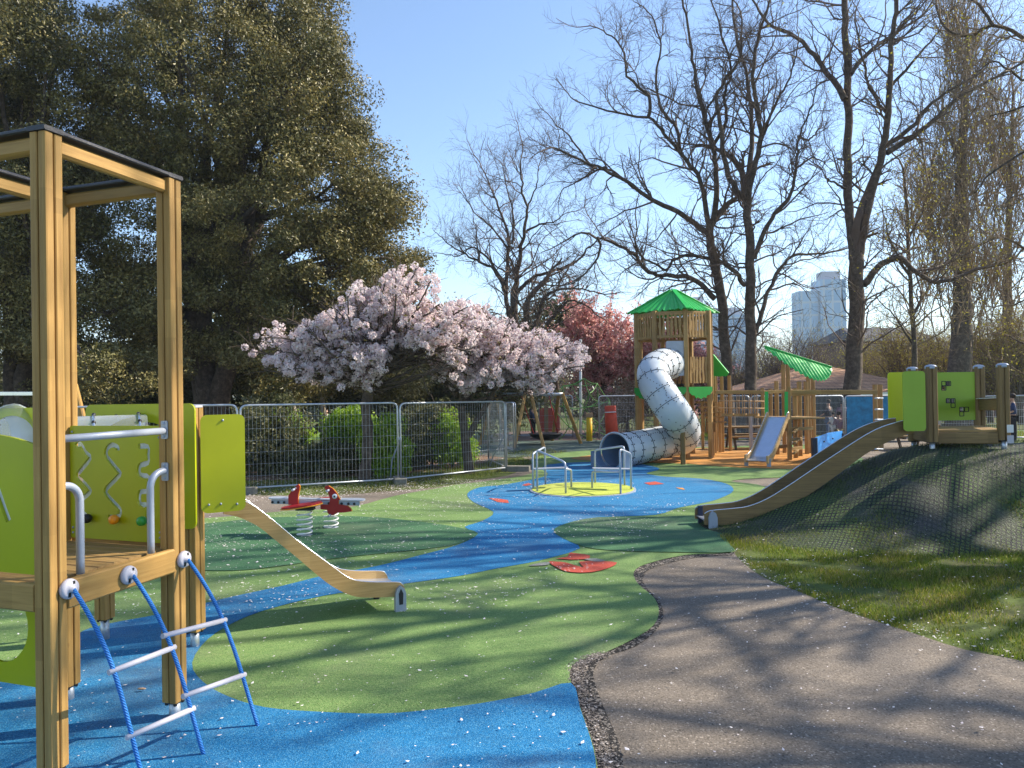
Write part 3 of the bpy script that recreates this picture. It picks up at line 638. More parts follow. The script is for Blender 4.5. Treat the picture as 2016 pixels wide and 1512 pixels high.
C0 = B0 + w * W; D0 = A0 + w * W; E0 = C0 + w * 0.8
print('unit A', A0, 'B', B0, 'C', C0, 'AB', (B0 - A0).length)
U3 = Vector((u.x, u.y, 0)); W3 = Vector((w.x, w.y, 0))
def at3(v, z): return Vector((v.x, v.y, z))
unit_ = thing('rope_climber', at3(A0, 0), 'timber climbing unit with tall posts and blue rope ladder at the left edge', 'climbing frame')
s_ = 0.047; TOP = 2.955; DECK = 0.905
posts = []
for v in (A0, B0, C0, D0, E0): posts.append(post(unit_, v, gz(v.x, v.y) + 0.105, TOP, s_, u))
# top beams with black cap strips
def tbeam(a, b, ext=True):
    d = (b - a).normalized(); pa = a + d * s_; pb = b - d * s_
    MB().beam(at3(pa, TOP - 0.045), at3(pb, TOP - 0.045), 0.05, 0.075, ch=0.012).build('top_beam', 'wood', unit_)
    MB().beam(at3(a - d * 0.055, TOP + 0.014), at3(b + d * 0.055, TOP + 0.014), 0.105, 0.022, ch=0.006).build('cap_strip', 'blackcap', unit_)
tbeam(A0, B0); tbeam(B0, E0); tbeam(A0, D0); tbeam(D0 + u * .06, C0 - u * 0.11)
# deck
mb = MB()
nb = 8
for i in range(nb):
    t = (i + .5) / nb; c = A0 + (B0 - A0) * t; hw = (B0 - A0).length / nb / 2 - 0.003
    mb.beam(at3(c + w * 0.03, DECK - 0.016), at3(c + w * (W + 0.72), DECK - 0.016), hw * 2, 0.03, ch=0.006, off=i * 1.7)
mb.build('deck', 'wood2', unit_)
MB().beam(at3(A0 + u * s_ - w * 0.035, DECK - 0.065), at3(B0 - u * s_ - w * 0.035, DECK - 0.065), 0.045, 0.13, ch=0.008).build('deck_beam', 'wood', unit_)
MB().beam(at3(A0 + w * s_ - u * 0.03, DECK - 0.065), at3(D0 + w * 0.72 - u * 0.03, DECK - 0.065), 0.045, 0.125, ch=0.008).build('deck_beam', 'wood', unit_)
MB().beam(at3(B0 + w * s_ + u * 0.03, DECK - 0.03), at3(E0 + u * 0.03, DECK - 0.03), 0.045, 0.12, ch=0.008).build('deck_beam', 'wood', unit_)
# rail and grab handles in the A-B opening
r0 = at3(A0 + u * s_ - w * 0.0, 1.555); r1 = at3(B0 - u * s_, 1.555)
rl = MB().tube([r0, r1], 0.0185, 14).build('rail', 'galv', unit_)
for (pp, sg) in ((B0 - u * (s_ + .003), -1),):
    for zz in (1.56, 1.33):
        pl = MB(); pl.extrude(rrect(-0.022, -0.05, 0.022, 0.05, 0.008), at3(pp, zz), W3, UZ, U3 * sg, 0.006)
        for dz in (-.036, .036): pl.ball(at3(pp - u * 0.006, zz + dz), 0.008, n=8)
        pl.build('bracket', 'galv', rl)
def handle(v, sg):
    p0 = at3(v + u * sg * s_ - w * 0.0, 1.335); d = U3 * sg
    pts = [p0, p0 + d * 0.03, p0 + d * 0.065 + UZ * -0.008, p0 + d * 0.095 + UZ * -0.03, p0 + d * 0.112 + UZ * -0.065, p0 + d * 0.115 + UZ * -0.12, Vector((p0 + d * 0.115)) + UZ * (DECK - 1.335)]
    MB().tube(catmull(pts, 4), 0.0185, 14).build('handle', 'galv', unit_)
handle(A0, 1); handle(B0, -1)
# green play panel with three cut tracks, in the B-C side
Wd = W - 2 * s_ - 0.01; O = at3(C0 - w * (s_ + .004) + u * 0.0, 0.925)   # local a runs from C to B, b up
pa = -W3
def S2(pts, k=5): return [(p.x, p.y) for p in catmull([Vector((a, b, 0)) for a, b in pts], k)]
def slotpath(x, kind):
    if kind == 0: q = [(x - .06, .50), (x - .05, .53), (x - .02, .53), (x + .04, .455), (x + .05, .43), (x - .015, .345), (x - .025, .32), (x + .04, .245), (x + .05, .215), (x - .02, .13), (x - .005, .07), (x + .03, .045)]
    elif kind == 1: q = [(x + .055, .485), (x + .045, .52), (x, .535), (x - .05, .50), (x - .05, .46), (x + .05, .37), (x + .055, .33), (x - .04, .235), (x - .045, .20), (x + .04, .10), (x + .045, .06), (x - .01, .04), (x - .03, .055)]
    else: return [(x - .05, .52), (x + .02, .525), (x + .035, .51), (x + .035, .41), (x + .02, .395), (x - .03, .39), (x - .045, .375), (x - .045, .315), (x - .03, .30), (x + .03, .29), (x + .045, .275), (x + .045, .22), (x + .03, .205), (x - .03, .20), (x - .045, .185), (x - .045, .135), (x - .03, .12), (x + .03, .115), (x + .04, .10), (x + .04, .045)]
    return S2(q, 4)
SLP = [[(465, 420), (478, 405), (495, 410), (520, 455), (547, 490), (482, 575), (480, 600), (535, 662), (545, 692), (483, 745), (478, 770), (505, 812), (540, 842)],
       [(712, 442), (708, 422), (675, 410), (646, 438), (648, 480), (708, 555), (722, 588), (652, 662), (644, 700), (705, 768), (726, 800), (712, 838), (655, 838)],
       [(835, 418), (888, 420), (890, 470), (888, 516), (845, 532), (838, 575), (858, 592), (893, 602), (890, 680), (846, 690), (840, 745), (855, 764), (888, 772), (886, 850)]]
slots = [band(S2([plane_ab(a / 3.023, b / 3.023 + 740, O, pa) for a, b in q], 3), 0.030) for q in SLP]
pn = MB().plate(rrect(0, 0, Wd, 0.655, 0.012), O, pa, UZ, 0.015, slots).build('play_panel', 'lime', unit_)
MB().plate(rrect(0.06, 0.03, Wd - 0.06, 0.62, 0.03), O + U3 * 0.022, pa, UZ, 0.004).build('clear_backing', 'clear', pn)
def knob(par, a, b, mat):
    c = O + pa * a + UZ * b - U3 * 0.012
    MB().lathe([(0.012, 0), (0.012, 0.012), (0.024, 0.018), (0.027, 0.03), (0.025, 0.048), (0.015, 0.056)], c, -U3, 18).build('knob', mat, par)
for kx, ky, km in ((175, 1020, 'black'), (228, 1022, 'okn'), (283, 1025, 'gkn')): q_ = plane_ab(kx, ky, O - U3 * .03, pa); knob(pn, q_[0], q_[1], km)
bolts([O + pa * a_ + UZ * b_ - U3 * 0.017 for a_ in (0.02, Wd - 0.02) for b_ in (0.03, 0.62, 0.06, 0.59)], .007, 'galv', pn)
# front-left lime panel with arched top and slanted slot
arch = [(0, 0), (.70, 0), (.70, 0.59)] + S2([(.70, .59), (.55, .625), (.35, .645), (.15, .63), (0, .60)], 5)[1:]
Of = at3(D0 - w * s_, 0.94)
slp = band(S2([plane_ab(a, b, Of, -W3) for a, b in ((-12, 925), (2, 955), (18, 1000), (27, 1024))]), 0.036)
fp = MB().plate(arch, Of - U3 * 0.01, -W3, UZ, 0.015, [slp]).build('front_panel', 'lime', unit_)
MB().plate(rrect(.30, .10, .62, .50, .03), Of - U3 * 0.005, -W3, UZ, 0.003).build('slot_daylight_plate', 'white', fp)  # added white plate, imitates the bright daylight seen through the open slot
# lower crawl panel with round hole
Oc = at3(D0 - w * s_ + u * 0.10 + w * 0.28, 0.37); hc_ = plane_ab(8, 1228, Oc, -W3); hr_ = plane_ab(61, 1228, Oc, -W3)[0] - hc_[0]; lo = rrect(0, 0, 0.97, 0.43, 0.02); hole = circ(hc_[0], hc_[1], hr_)
hp = MB().plate([(p[0], p[1]) for p in lo], Oc, -W3, UZ, 0.015, [hole]).build('crawl_panel', 'lime', unit_)
# far-left panel with clear bubble
Ob = at3(E0 + w * 0.5 + u * .03, 0.94); bc_ = plane_ab(28, 858, Ob, -W3); bt_ = plane_ab(30, 803, Ob, -W3)[1]
bp = MB().plate(rrect(0, 0, 1.24, bt_, 0.03), Ob, -W3, UZ, 0.015, [circ(bc_[0], bc_[1], .19, .125)]).build('bubble_panel', 'yellowp', unit_)
cc = Ob - W3 * bc_[0] + UZ * bc_[1]
mb = MB(); prof = [(0.20 * math.cos(t), 0.12 * math.sin(t)) for t in np.linspace(0, 1.5, 8)]; mb.lathe(prof, cc - U3 * 0.0, -U3, 24)
mb.build('bubble', 'clear', bp)
# rope ladder on the A-B side: three ropes, four rungs
outw = -W3
def pt(px, py, z): return Z(px, py, z)
dA = at3(A0 + u * 0.045 - w * (s_ + .004), 0.868); dM = at3((A0 + B0) / 2 - w * 0.062, 0.848); dB = at3(B0 + u * 0.02 - w * (s_ + .004), 0.835)
gA = G(283, 1538); gM = G(403, 1491); gB = G(510, 1435)
ropes = []
def ropeline(a, b, k=14, sag=0.07):
    out = []
    for i in range(k + 1):
        t = i / k; p = a.lerp(b, t); bulge = sag * math.sin(math.pi * t) * (1 - t * 0.6)
        out.append(p + outw * bulge * 0.9 + UZ * bulge * 0.9)
    return out
net = bpy.data.objects.new('rope_ladder', None)
lad = None
rp_ = []
for a, b in ((dA, gA), (dM, gM), (dB, gB)):
    a2 = a + outw * 0.035
    l = ropeline(a2, Vector((b.x, b.y, gz(b.x, b.y) - 0.005))); rp_.append(l)
ladder = MB().tube(rp_[0], 0.0105, 10).build('rope', 'rope', unit_)
MB().tube(rp_[1], 0.0105, 10).build('rope', 'rope', unit_); MB().tube(rp_[2], 0.0105, 10).build('rope', 'rope', unit_)
for d in (dA, dM, dB):
    o = MB().lathe([(0.046, 0), (0.047, 0.008), (0.044, 0.02), (0.032, 0.026), (0.014, 0.028), (0.013, 0.042)], d, outw, 24).build('rope_disc', 'greyplas', unit_)
    for s1 in (-1, 1): MB().extrude(rect(0.012, 0.022), d + outw * 0.0245 + U3 * 0.012 * s1 + UZ * 0.024 * s1, U3, UZ, outw, 0.003).build('bolt_recess', 'black', o)
def onrope(l, py):
    best = None
    for i in range(len(l) - 1):
        for k in range(8):
            p = l[i].lerp(l[i + 1], k / 8); c = CM.inverted() @ p; y = 756 - F * c.y / -c.z
            if best is None or abs(y - py) < best[0]: best = (abs(y - py), p)
    return best[1]
for (i, ya, j, yb) in ((1, 1250, 2, 1222), (0, 1320, 1, 1276), (1, 1370, 2, 1330), (0, 1448, 1, 1396)):
    a, b = onrope(rp_[i], ya), onrope(rp_[j], yb); d = (b - a).normalized()
    o = MB().tube([a - d * 0.025, b + d * 0.02], 0.0135, 12).build('rung', 'greyplas', unit_)
# second tower: panel with tunnel mouth, post with sign plate, slide
Dp = G(384, 1276); Ep = G(207, 1262)
dp = Vector((Dp.x, Dp.y)); ep = Vector((Ep.x, Ep.y)); v = (dp - ep).normalized(); vn = Vector((v.y, -v.x)); V3_ = at3(v, 0); VN = at3(vn, 0)
print('D', dp, 'E', ep, 'slideview', v, vn)
pD = post(unit_, dp, gz(*dp) + 0.13, 1.66, 0.055, v, cap='flat')
MB().extrude(rrect(-.022, -.034, .022, .034, .006), at3(dp, 1.37) + VN * 0.057 + V3_ * 0.012, V3_, UZ, VN, 0.003).build('sign_plate', 'white', pD)
post(unit_, ep, gz(*ep) + 0.17, 1.0, 0.05, v)
LP_ = (dp - ep).length + 0.12
O2 = at3(ep - v * 0.09 - vn * 0.0, 0.80)
big = MB().plate(rrect(0, 0, LP_ + .04, 0.89, 0.05), O2 + VN * 0.05, V3_, UZ, 0.015, [circ(LP_ * .60, 0.47, 0.29)]).build('tunnel_panel', 'lime', unit_)
# orientation of the plate: thickness runs along V3 x Z
cen = O2 + V3_ * LP_ * .60 + UZ * 0.47 + VN * 0.07
ax = (Vector((-0.93, -0.52, 0))).normalized()
mb = MB(); mb.tube([cen, cen + ax * 1.05], 0.345, 28, caps=False); tn = mb.build('tunnel', 'clear', unit_)
rg = MB(); bo = []
for k in range(4):
    c = cen + ax * (0.05 + 0.28 * k); ring = []
    A_ = ax.cross(UZ).normalized()
    ring = [c + A_ * math.cos(t) * 0.352 + UZ * math.sin(t) * 0.352 for t in np.linspace(0, 2 * math.pi, 28, endpoint=False)]
    rg.tube(ring, 0.009, 6, closed=True)
    for t in np.linspace(0, 2 * math.pi, 12, endpoint=False): bo.append(c + A_ * math.cos(t) * 0.352 + UZ * math.sin(t) * 0.352)
for k in range(9): bo.append(cen + ax * (0.05 + 0.14 * k) + A_ * 0.12 + UZ * 0.335)
rg.build('rib', 'bright', tn); bolts(bo, .015, 'black', tn)
# slide side panel
sdir = Vector((0.88, 0.475, 0)).normalized(); sper = Vector((-sdir.y, sdir.x, 0))
foot = G(786, 1204); near_end = Vector((foot.x, foot.y, 0)) + sdir * 0.03
s0 = at3(dp, 0) + sdir * 0.05 - sper * 0.02
spn = MB().plate(rrect(0, 0, 0.30, 0.70, 0.045), at3(dp, 0.905) + sdir * 0.045 - sper * 0.075, sdir, UZ, 0.013).build('side_panel', 'lime', unit_)
bolts([at3(dp, 0.905) + sdir * (0.045 + a_) - sper * 0.090 + UZ * b_ for a_, b_ in ((.15, .66), (.13, .06), (.24, .05), (.05, .06))], .009, 'galv', spn)
spn2 = MB().plate(rrect(0, 0, 0.22, 0.62, 0.045), at3(dp, 0.96) + sdir * 0.02 + sper * 0.5, sdir, UZ, 0.013).build('side_panel', 'lime', unit_)
def chute_wall(start, direc, per, prof_top, prof_bot, th, k=6):
    """side wall outline from top and bottom curves (distance, height); returns plate args"""
    t = S2(prof_top, k); b_ = S2(prof_bot, k); return t + b_[::-1]
Ls = (near_end - (s0)).dot(sdir)
print('slide length', Ls)
topc = [(0.12, 1.115), (.35, 1.085), (.50, 1.00), (Ls * .52, .72), (Ls * .72, .385), (Ls * .80, .27), (Ls * .88, .215), (Ls - .12, .205), (Ls - .05, .195), (Ls, .15)]
botc = [(0.12, 0.93), (.33, .90), (.47, .82), (Ls * .48, .56), (Ls * .69, .215), (Ls * .79, .095), (Ls * .88, .045), (Ls - .1, .035), (Ls, .05)]
out2 = chute_wall(None, None, None, topc, botc, 0)
lat = (near_end - s0).dot(sper)
def slide_walls(par, base, sdir, sper, out2, topc, wdt, mat, th=0.034, trim='bright', trw=0.0075):
    for k in (0, 1):
        o = MB().plate(out2, base + sper * (wdt * k + (th if k == 0 else th)), sdir, UZ, th).build('slide_wall', mat, par)
        tp = [base + sper * (wdt * k + th * .5) + sdir * a + UZ * (b + 0.001) for a, b in S2(topc, 6)]
        MB().tube(tp, trw, 6).build('metal_edge', trim, o)
    # bed
    bt = S2([(a, b + 0.055) for a, b in botc_cur], 6); n = len(bt); mb = MB(); vs = []
    for a, b in bt: vs += [base + sdir * a + UZ * b + sper * (th), base + sdir * a + UZ * b + sper * (wdt)]
    for a, b in bt: vs += [base + sdir * a + UZ * (b - 0.012) + sper * (th), base + sdir * a + UZ * (b - 0.012) + sper * (wdt)]
    fs = []
    for i in range(n - 1): fs += [(2 * i, 2 * i + 2, 2 * i + 3, 2 * i + 1), (2 * n + 2 * i, 2 * n + 2 * i + 1, 2 * n + 2 * i + 3, 2 * n + 2 * i + 2)]
    mb.add(vs, fs, None, True).build('slide_bed', 'chute', par)
bs_ = Vector((s0.x, s0.y, 0)) + sper * (lat - 0.02)
topc = [plane_ab(a, b, bs_, sdir) for a, b in ((448, 974), (462, 979), (494, 993), (524, 1014), (555, 1039), (591, 1069), (628, 1096), (658, 1118), (683, 1136), (704, 1144), (737, 1147), (783, 1147), (794, 1152), (798, 1162))]
botc = [plane_ab(a, b, bs_, sdir) for a, b in ((440, 1012), (462, 1016), (482, 1023), (512, 1039), (549, 1069), (585, 1098), (622, 1130), (652, 1153), (683, 1169), (710, 1176), (750, 1176), (797, 1174))]
out2 = S2(topc, 4) + S2(botc, 4)[::-1]; botc_cur = botc
slide_walls(unit_, Vector((s0.x, s0.y, 0)) + sper * (lat - 0.02), sdir, sper, out2, topc, 0.44, 'ply', trw=.0045)
fb = MB(); fo = Vector((foot.x, foot.y, gz(foot.x, foot.y))) - sper * 0.02
fb.extrude([(-.045, 0), (.045, 0), (.045, .16), (.03, .20), (0, .225), (-.03, .20), (-.045, .16)], fo - sper * 0.03, sdir, UZ, sper, 0.045)
o = fb.build('slide_foot', 'galv', unit_)
MB().extrude([(-.016, .07), (.016, .07), (.02, .16), (0, .20), (-.02, .16)], fo - sper * 0.033, sdir, UZ, sper, 0.004).build('slide_foot_slot', 'black', o)
fo2 = fo + sper * 0.46 - sdir * 0.05; MB().beam(fo2, fo2 + UZ * 0.12, 0.05, 0.05).build('slide_foot', 'black', unit_)

# ------------------------------------------------------------------ bird spring rocker
sb = G(600, 1056); sb2 = G(650, 1042)
rk = thing('spring_rocker', sb, 'red bird-shaped spring rocker with grey wing plank on two coil springs', 'spring rocker')
def coil(c, r, h, turns, wire, parent):
    pts = [(c.x + r * math.cos(t), c.y + r * math.sin(t), c.z + h * t / (2 * math.pi * turns)) for t in np.linspace(0, 2 * math.pi * turns, int(turns * 16))]
    MB().tube(pts, wire, 7).build('coil_spring', 'white', parent)
ppm = sb.y / F  # metres per pixel there
kz = lambda py, y=None: P(600, py, sb.y).z
sb2 = Vector((P(652, 1042, sb.y + 0.55).x, sb.y + 0.55, gz(0, sb.y)))
coil(sb, 0.095, 0.34, 5.5, 0.0105, rk); coil(Vector((sb2.x, sb2.y, gz(sb2.x, sb2.y))), 0.095, 0.34, 5.0, 0.0105, rk)
MB().lathe([(0.11, 0), (0.11, 0.02), (0.06, 0.03)], sb, UZ).build('spring_base', 'galv', rk)
MB().lathe([(0.11, 0), (0.11, 0.02), (0.06, 0.03)], (sb2.x, sb2.y, gz(sb2.x, sb2.y)), UZ).build('spring_base', 'galv', rk)
mb = MB(); zt = sb.z + 0.34
mb.beam((sb.x - .10, sb.y, zt + .02), (sb.x + .13, sb.y, zt + .02), .12, .03); mb.beam((sb2.x - .1, sb2.y, zt + .0), (sb2.x + .06, sb2.y, zt), .06, .04)
mb.beam((sb.x, sb.y, zt + .035), (sb2.x, sb2.y, zt + .035), .06, .03); mb.build('carrier', 'black', rk)
def rk_pl(name, px, Y, th, mat, par, edge=None):
    o2 = [P(a, b, Y) for a, b in px]; O_ = Vector((0, Y, 0)); outl = [(p.x, p.z) for p in o2]
    ob = MB().plate(outl, O_, (1, 0, 0), UZ, th).build(name, mat, par)
    if edge: MB().plate([(x + 0.006, z) for x, z in outl], O_ + Vector((0, 0.007, 0)), (1, 0, 0), UZ, th * .6).build('orange_edge', edge, ob)
    return ob
seat = MB(); sy = sb.y
z1 = kz(1000); z2 = kz(990)
st = [P(554, 1003, sy), P(578, 992, sy), P(610, 986, sy), P(635, 986, sy), P(625, 993, sy), P(600, 1001, sy), P(570, 1005, sy)]
sp3 = S2([(p.x, p.z) for p in st], 3)
# seat board: tilted oval plate
c0 = P(594, 996, sy); ax1 = (P(634, 990, sy) - P(555, 1002, sy)).normalized()
sz_ = (P(634, 990, sy) - P(555, 1002, sy)).length / 2
so_ = MB().plate(circ(0, 0, sz_, 0.17), c0, ax1, (0, 1, 0), 0.02).build('seat', 'red', rk)
MB().plate(circ(0, 0, sz_ + .012, 0.18), c0 - UZ * 0.012, ax1, (0, 1, 0), 0.011).build('orange_edge', 'orange', so_)
# second (far) seat
MB().plate(circ(0, 0, 0.15, 0.15), P(645, 984, sy + .6), (1, 0, 0), (0, 1, 0), 0.02).build('seat', 'red', rk)
YW = sy + 0.12
wa, wb = P(524, 983, YW), P(716, 987, YW); wl_ = (wb - wa).length; wx = (wb - wa).normalized()
wo_ = S2([(0, .09), (.03, .17), (.15, .20), (.35, .16), (wl_ * .5, .12), (wl_ - .35, .16), (wl_ - .15, .20), (wl_ - .03, .17), (wl_, .09), (wl_ - .03, .02), (wl_ - .15, 0), (wl_ * .5, .03), (.15, 0), (.03, .02)], 4)
wing = MB().plate(wo_, wa, wx, (0, 1, 0), 0.014).build('wing_plank', 'wingc', rk)
mb = MB().beam(wa + wx * .06 - UZ * .035 + Vector((0, .03, 0)), wb - wx * .06 - UZ * .035 + Vector((0, .03, 0)), .02, .055); mb.build('wing_rail', 'galv', wing)
for f in (.06, .12, .18, .30, .64, .77, .84, .90): MB().lathe([(.017, 0), (.017, .008), (.01, .012)], wa + wx * (wl_ * f) - UZ * .038 + Vector((0, .018, 0)), (0, -1, 0), 12).build('wing_bolt', 'black', wing)
rk_pl('tail_fin', [(569, 993), (569, 975), (575, 966), (585, 961), (583, 956), (588, 953), (591, 957), (590, 964), (588, 972), (587, 982), (588, 993)], YW + .02, .03, 'red', rk, 'orange')
hd = rk_pl('head', [(632, 993), (648, 993), (651, 984), (649, 975), (646, 967), (640, 961), (641, 957), (647, 956), (655, 961), (663, 970), (667, 978), (670, 983), (667, 985), (667, 992), (684, 995), (691, 1001), (693, 1006), (680, 1008), (664, 1009), (657, 1014), (650, 1013), (646, 1009), (645, 1003), (632, 1002)], YW + .03, .03, 'red', rk, 'orange')
ec = P(659, 977, YW - .005)
MB().lathe([(.033, 0), (.033, .006)], ec, (0, -1, 0), 20).build('eye', 'eyew', hd)
MB().lathe([(.012, 0.006), (.012, .009)], ec + Vector((-.004, 0, -.003)), (0, -1, 0), 16).build('pupil', 'black', hd)
for px_, py_ in ((580, 963), (647, 965)):
    c = P(px_, py_, YW); MB().tube([c + Vector((-.0, -.10, 0)), c + Vector((0, .14, 0))], .015, 10).build('grip', 'greyplas', rk)
c = P(650, 1014, YW); MB().tube([c + Vector((0, -.10, 0)), c + Vector((0, .10, 0))], .014, 10).build('foot_rest', 'galv', rk)

# ------------------------------------------------------------------ merry-go-round
mc = G(1147, 967); me_ = G(1043, 969); mr = abs(me_.x - mc.x)
mg = thing('merry_go_round', mc, 'flush roundabout with lime disc and bent grey steel rails on the blue surface', 'merry-go-round')
print('mgr', mc, mr)
MB().lathe([(mr, 0.016), (mr, 0.04), (mr - .035, 0.045)], mc, UZ, 48, False).build('rim', 'galv', mg)
MB().lathe([(mr - .04, 0.044), (mr - .04, 0.050)], mc, UZ, 48, False).build('disc', 'rub_lime', mg)
def mgrail(pts, par=mg, name='hand_rail'):
    q = []
    for i, p in enumerate(pts):
        if 0 < i < len(pts) - 1:
            a = (Vector(pts[i - 1]) - Vector(p)); b = (Vector(pts[i + 1]) - Vector(p)); r = 0.07
            q += [Vector(p) + a.normalized() * min(r, a.length * .4), Vector(p) + (a.normalized() + b.normalized()) * r * .22, Vector(p) + b.normalized() * min(r, b.length * .4)]
        else: q.append(Vector(p))
    MB().tube(q, 0.019, 9).build(name, 'galv', par)
def up(px, py, topy):
    g0 = G(px, py); t = P(px, topy, g0.y); return g0 + UZ * .04, Vector((g0.x, g0.y, t.z))
# left pair: three-post guard (outer) + seat bench ; right pair
a, A1 = up(1050, 967, 893); b, B1 = up(1074, 958, 880); c, C1 = up(1114, 976, 910); d, D1 = up(1125, 964, 925); e, E1 = up(1058, 972, 886)
mgrail([a, A1, B1, b]); mgrail([e, E1, C1, c]); mgrail([C1 - UZ * .12, D1, d])
f, F1 = up(1172, 956, 886); g_, G1 = up(1230, 961, 878); h, H1 = up(1222, 976, 884); i_, I1 = up(1243, 968, 893); j, J1 = up(1166, 966, 928)
mgrail([f, F1, G1, g_]); mgrail([h, H1, I1, i_]); mgrail([h + UZ * .38, J1, j])
def mseat(p, q, wv):
    p, q = Vector(p), Vector(q); o = (q - p).length; MB().plate(rrect(0, 0, o, wv, .05), p, q - p, (0, 1, 0), .02).build('seat', 'galv', mg)
mseat(Vector((a.x, a.y - .02, a.z + .36)), Vector((D1.x - .05, D1.y - .02, a.z + .36)), .2)
mseat(Vector((J1.x + .02, J1.y - .02, j.z + .36)), Vector((i_.x, i_.y, j.z + .36)), .2)
# ------------------------------------------------------------------ climbing unit and slide on the mound (right)
hp1 = P(1836, 896, 9.72); hp4 = P(1977, 888, 9.5); hp3 = P(1930, 884, 10.62); hp2 = P(1799, 886, 10.55)
hu = thing('slide_platform', (hp1.x, hp1.y, gz(hp1.x, hp1.y)), 'low timber platform with lime panels and long slide on top of the mound', 'play platform')
q1, q2, q3, q4 = [Vector((p.x, p.y)) for p in (hp1, hp2, hp3, hp4)]
zt = lambda q, py, px: P(px, py, q.y).z
hd_ = (q4 - q1).normalized()
def rpost(par, q, ztop, s=0.066):
    g = gz(q.x, q.y); z0 = g + 0.14
    o = MB().extrude(groove_profile(s, 0.03, .006, .02), (q.x, q.y, z0), at3(hd_, 0), UZ.cross(at3(hd_, 0)), UZ, ztop - z0).build('post', 'wood3', par)
    MB().lathe([(s * 1.10, -0.03), (s * 1.12, -0.012), (s * 1.08, 0.008), (s * .8, 0.022), (s * .3, 0.03)], (q.x, q.y, ztop), UZ, 24).build('cap', 'galv', o)
    MB().tube([(q.x, q.y, g - .03), (q.x, q.y, z0 + .01)], 0.033, 14).build('steel_foot', 'steel', o)
    MB().lathe([(s * 1.05, -0.012), (s * 1.05, 0)], (q.x, q.y, z0), UZ, 16).build('bolt_plate', 'black', o)
    return o
p1o = rpost(hu, q1, zt(q1, 722, 1836)); p2o = rpost(hu, q2, zt(q2, 726, 1799)); p3o = rpost(hu, q3, zt(q3, 722, 1930)); p4o = rpost(hu, q4, zt(q4, 719, 1977))
for zz, m_ in ((838, 'white'), (859, 'greyplas')):
    p = P(1984, 0, q4.y); zc = P(1984, zz + 6, q4.y - .08).z
    MB().extrude(rrect(-.042, -.05, .042, .05, .006), Vector((q4.x + .03, q4.y - .079, zc)), (1, 0, 0), UZ, (0, -1, 0), .003).build('sign_plate', m_, p4o)
dz = zt(q1, 846, 1860)
mb = MB(); n_ = 7
for i in range(n_):
    t = (i + .5) / n_; a_ = q1.lerp(q2, t); b_ = q4.lerp(q3, t); mb.beam(at3(a_, dz - .015), at3(b_, dz - .015), (q2 - q1).length / n_ - .006, .03)
mb.build('deck', 'wood2', hu)
for a_, b_ in ((q1, q4), (q2, q3), (q1, q2), (q4, q3)):
    d = (b_ - a_).normalized(); MB().beam(at3(a_ + d * .07, dz - .105), at3(b_ - d * .07, dz - .105), .045, .145, ch=.008).build('deck_beam', 'wood3', hu)
# back panel between posts 2 and 3 with cut squares
pd = (q3 - q2).normalized(); Lb = (q3 - q2).length - .14; zb = zt(q2, 828, 1860); zh = zt(q2, 733, 1860)
sq = []
bw = lambda px: (P(px, 780, q2.y + .1).x - (q2.x + .07))
hexs = [((1861, 755), 1), ((1871, 755), 0), ((1861, 764), 0), ((1870, 789), 0), ((1880, 789), 0), ((1880, 798), 1), ((1898, 806), 0), ((1908, 806), 1), ((1898, 815), 1)]
plh = []
for (px_, py_), ring in hexs:
    c = P(px_, py_, q2.y - .02); a_ = c.x - (q2.x + .07); b_ = c.z - zb
    if not ring: plh.append(rrect(a_ - .03, b_ - .03, a_ + .03, b_ + .03, .008))
bpn = MB().plate(rrect(0, 0, Lb, zh - zb, .012), at3(q2 + pd * .07, zb), at3(pd, 0), UZ, .015, plh).build('peephole_panel', 'lime2', hu)
mb = MB()
for (px_, py_), ring in hexs:
    c = P(px_, py_, q2.y - .02); a_ = c.x - (q2.x + .07); b_ = c.z - zb
    mb.plate(rrect(a_ - .036, b_ - .036, a_ + .036, b_ + .036, .012), at3(q2 + pd * .07, zb) - at3(Vector((-pd.y, pd.x)), 0) * .0165, at3(pd, 0), UZ, .003, [rrect(a_ - .026, b_ - .026, a_ + .026, b_ + .026, .008)])
mb.build('square_outline', 'black', bpn)
cb0, cb1 = at3(q3, zt(q3, 797, 1945)), at3(q4, zt(q4, 797, 1945))
MB().beam(cb0 + at3((q4 - q3).normalized(), 0) * .07, cb1 - at3((q4 - q3).normalized(), 0) * .07, .05, .15, ch=.01).build('cross_bar', 'wood3', hu)
MB().beam(cb0 + UZ * .09, cb1 + UZ * .09, .11, .012).build('cross_bar_plate', 'white', hu)
# slide
hf = G(1397, 1044); hfoot = Vector((hf.x, hf.y, 0)); htop = Vector((q1.x - .10, q1.y + .02, 0))
hsd = (htop - hfoot); HL = hsd.length; hsd.normalize(); hsp = Vector((-hsd.y, hsd.x, 0))
print('hill slide', HL, 'from', hfoot, 'to', htop, 'deck z', dz)
def hz(px, py):  # profile point: pixel on the near wall -> (distance, height)
    d = ray(px, py); n = hsp; t = ((hfoot - CO).dot(n)) / d.dot(n); p = CO + d * t; return ((p - hfoot).dot(hsd), p.z)
tpx = [(1388, 1012), (1400, 1006), (1440, 1002), (1475, 997), (1512, 982), (1556, 955), (1605, 922), (1655, 889), (1705, 857), (1740, 840), (1778, 829), (1800, 826)]
bpx = [(1388, 1033), (1420, 1034), (1460, 1031), (1500, 1023), (1545, 1004), (1600, 969), (1650, 934), (1700, 897), (1740, 874), (1778, 858), (1800, 852)]
topc = [hz(*p) for p in tpx]; botc_cur = [hz(*p) for p in bpx]
out2 = S2(topc, 5) + S2(botc_cur, 5)[::-1]
slide_walls(hu, hfoot.copy(), hsd, hsp, out2, topc, 0.43, 'wood3', .035, 'bright')
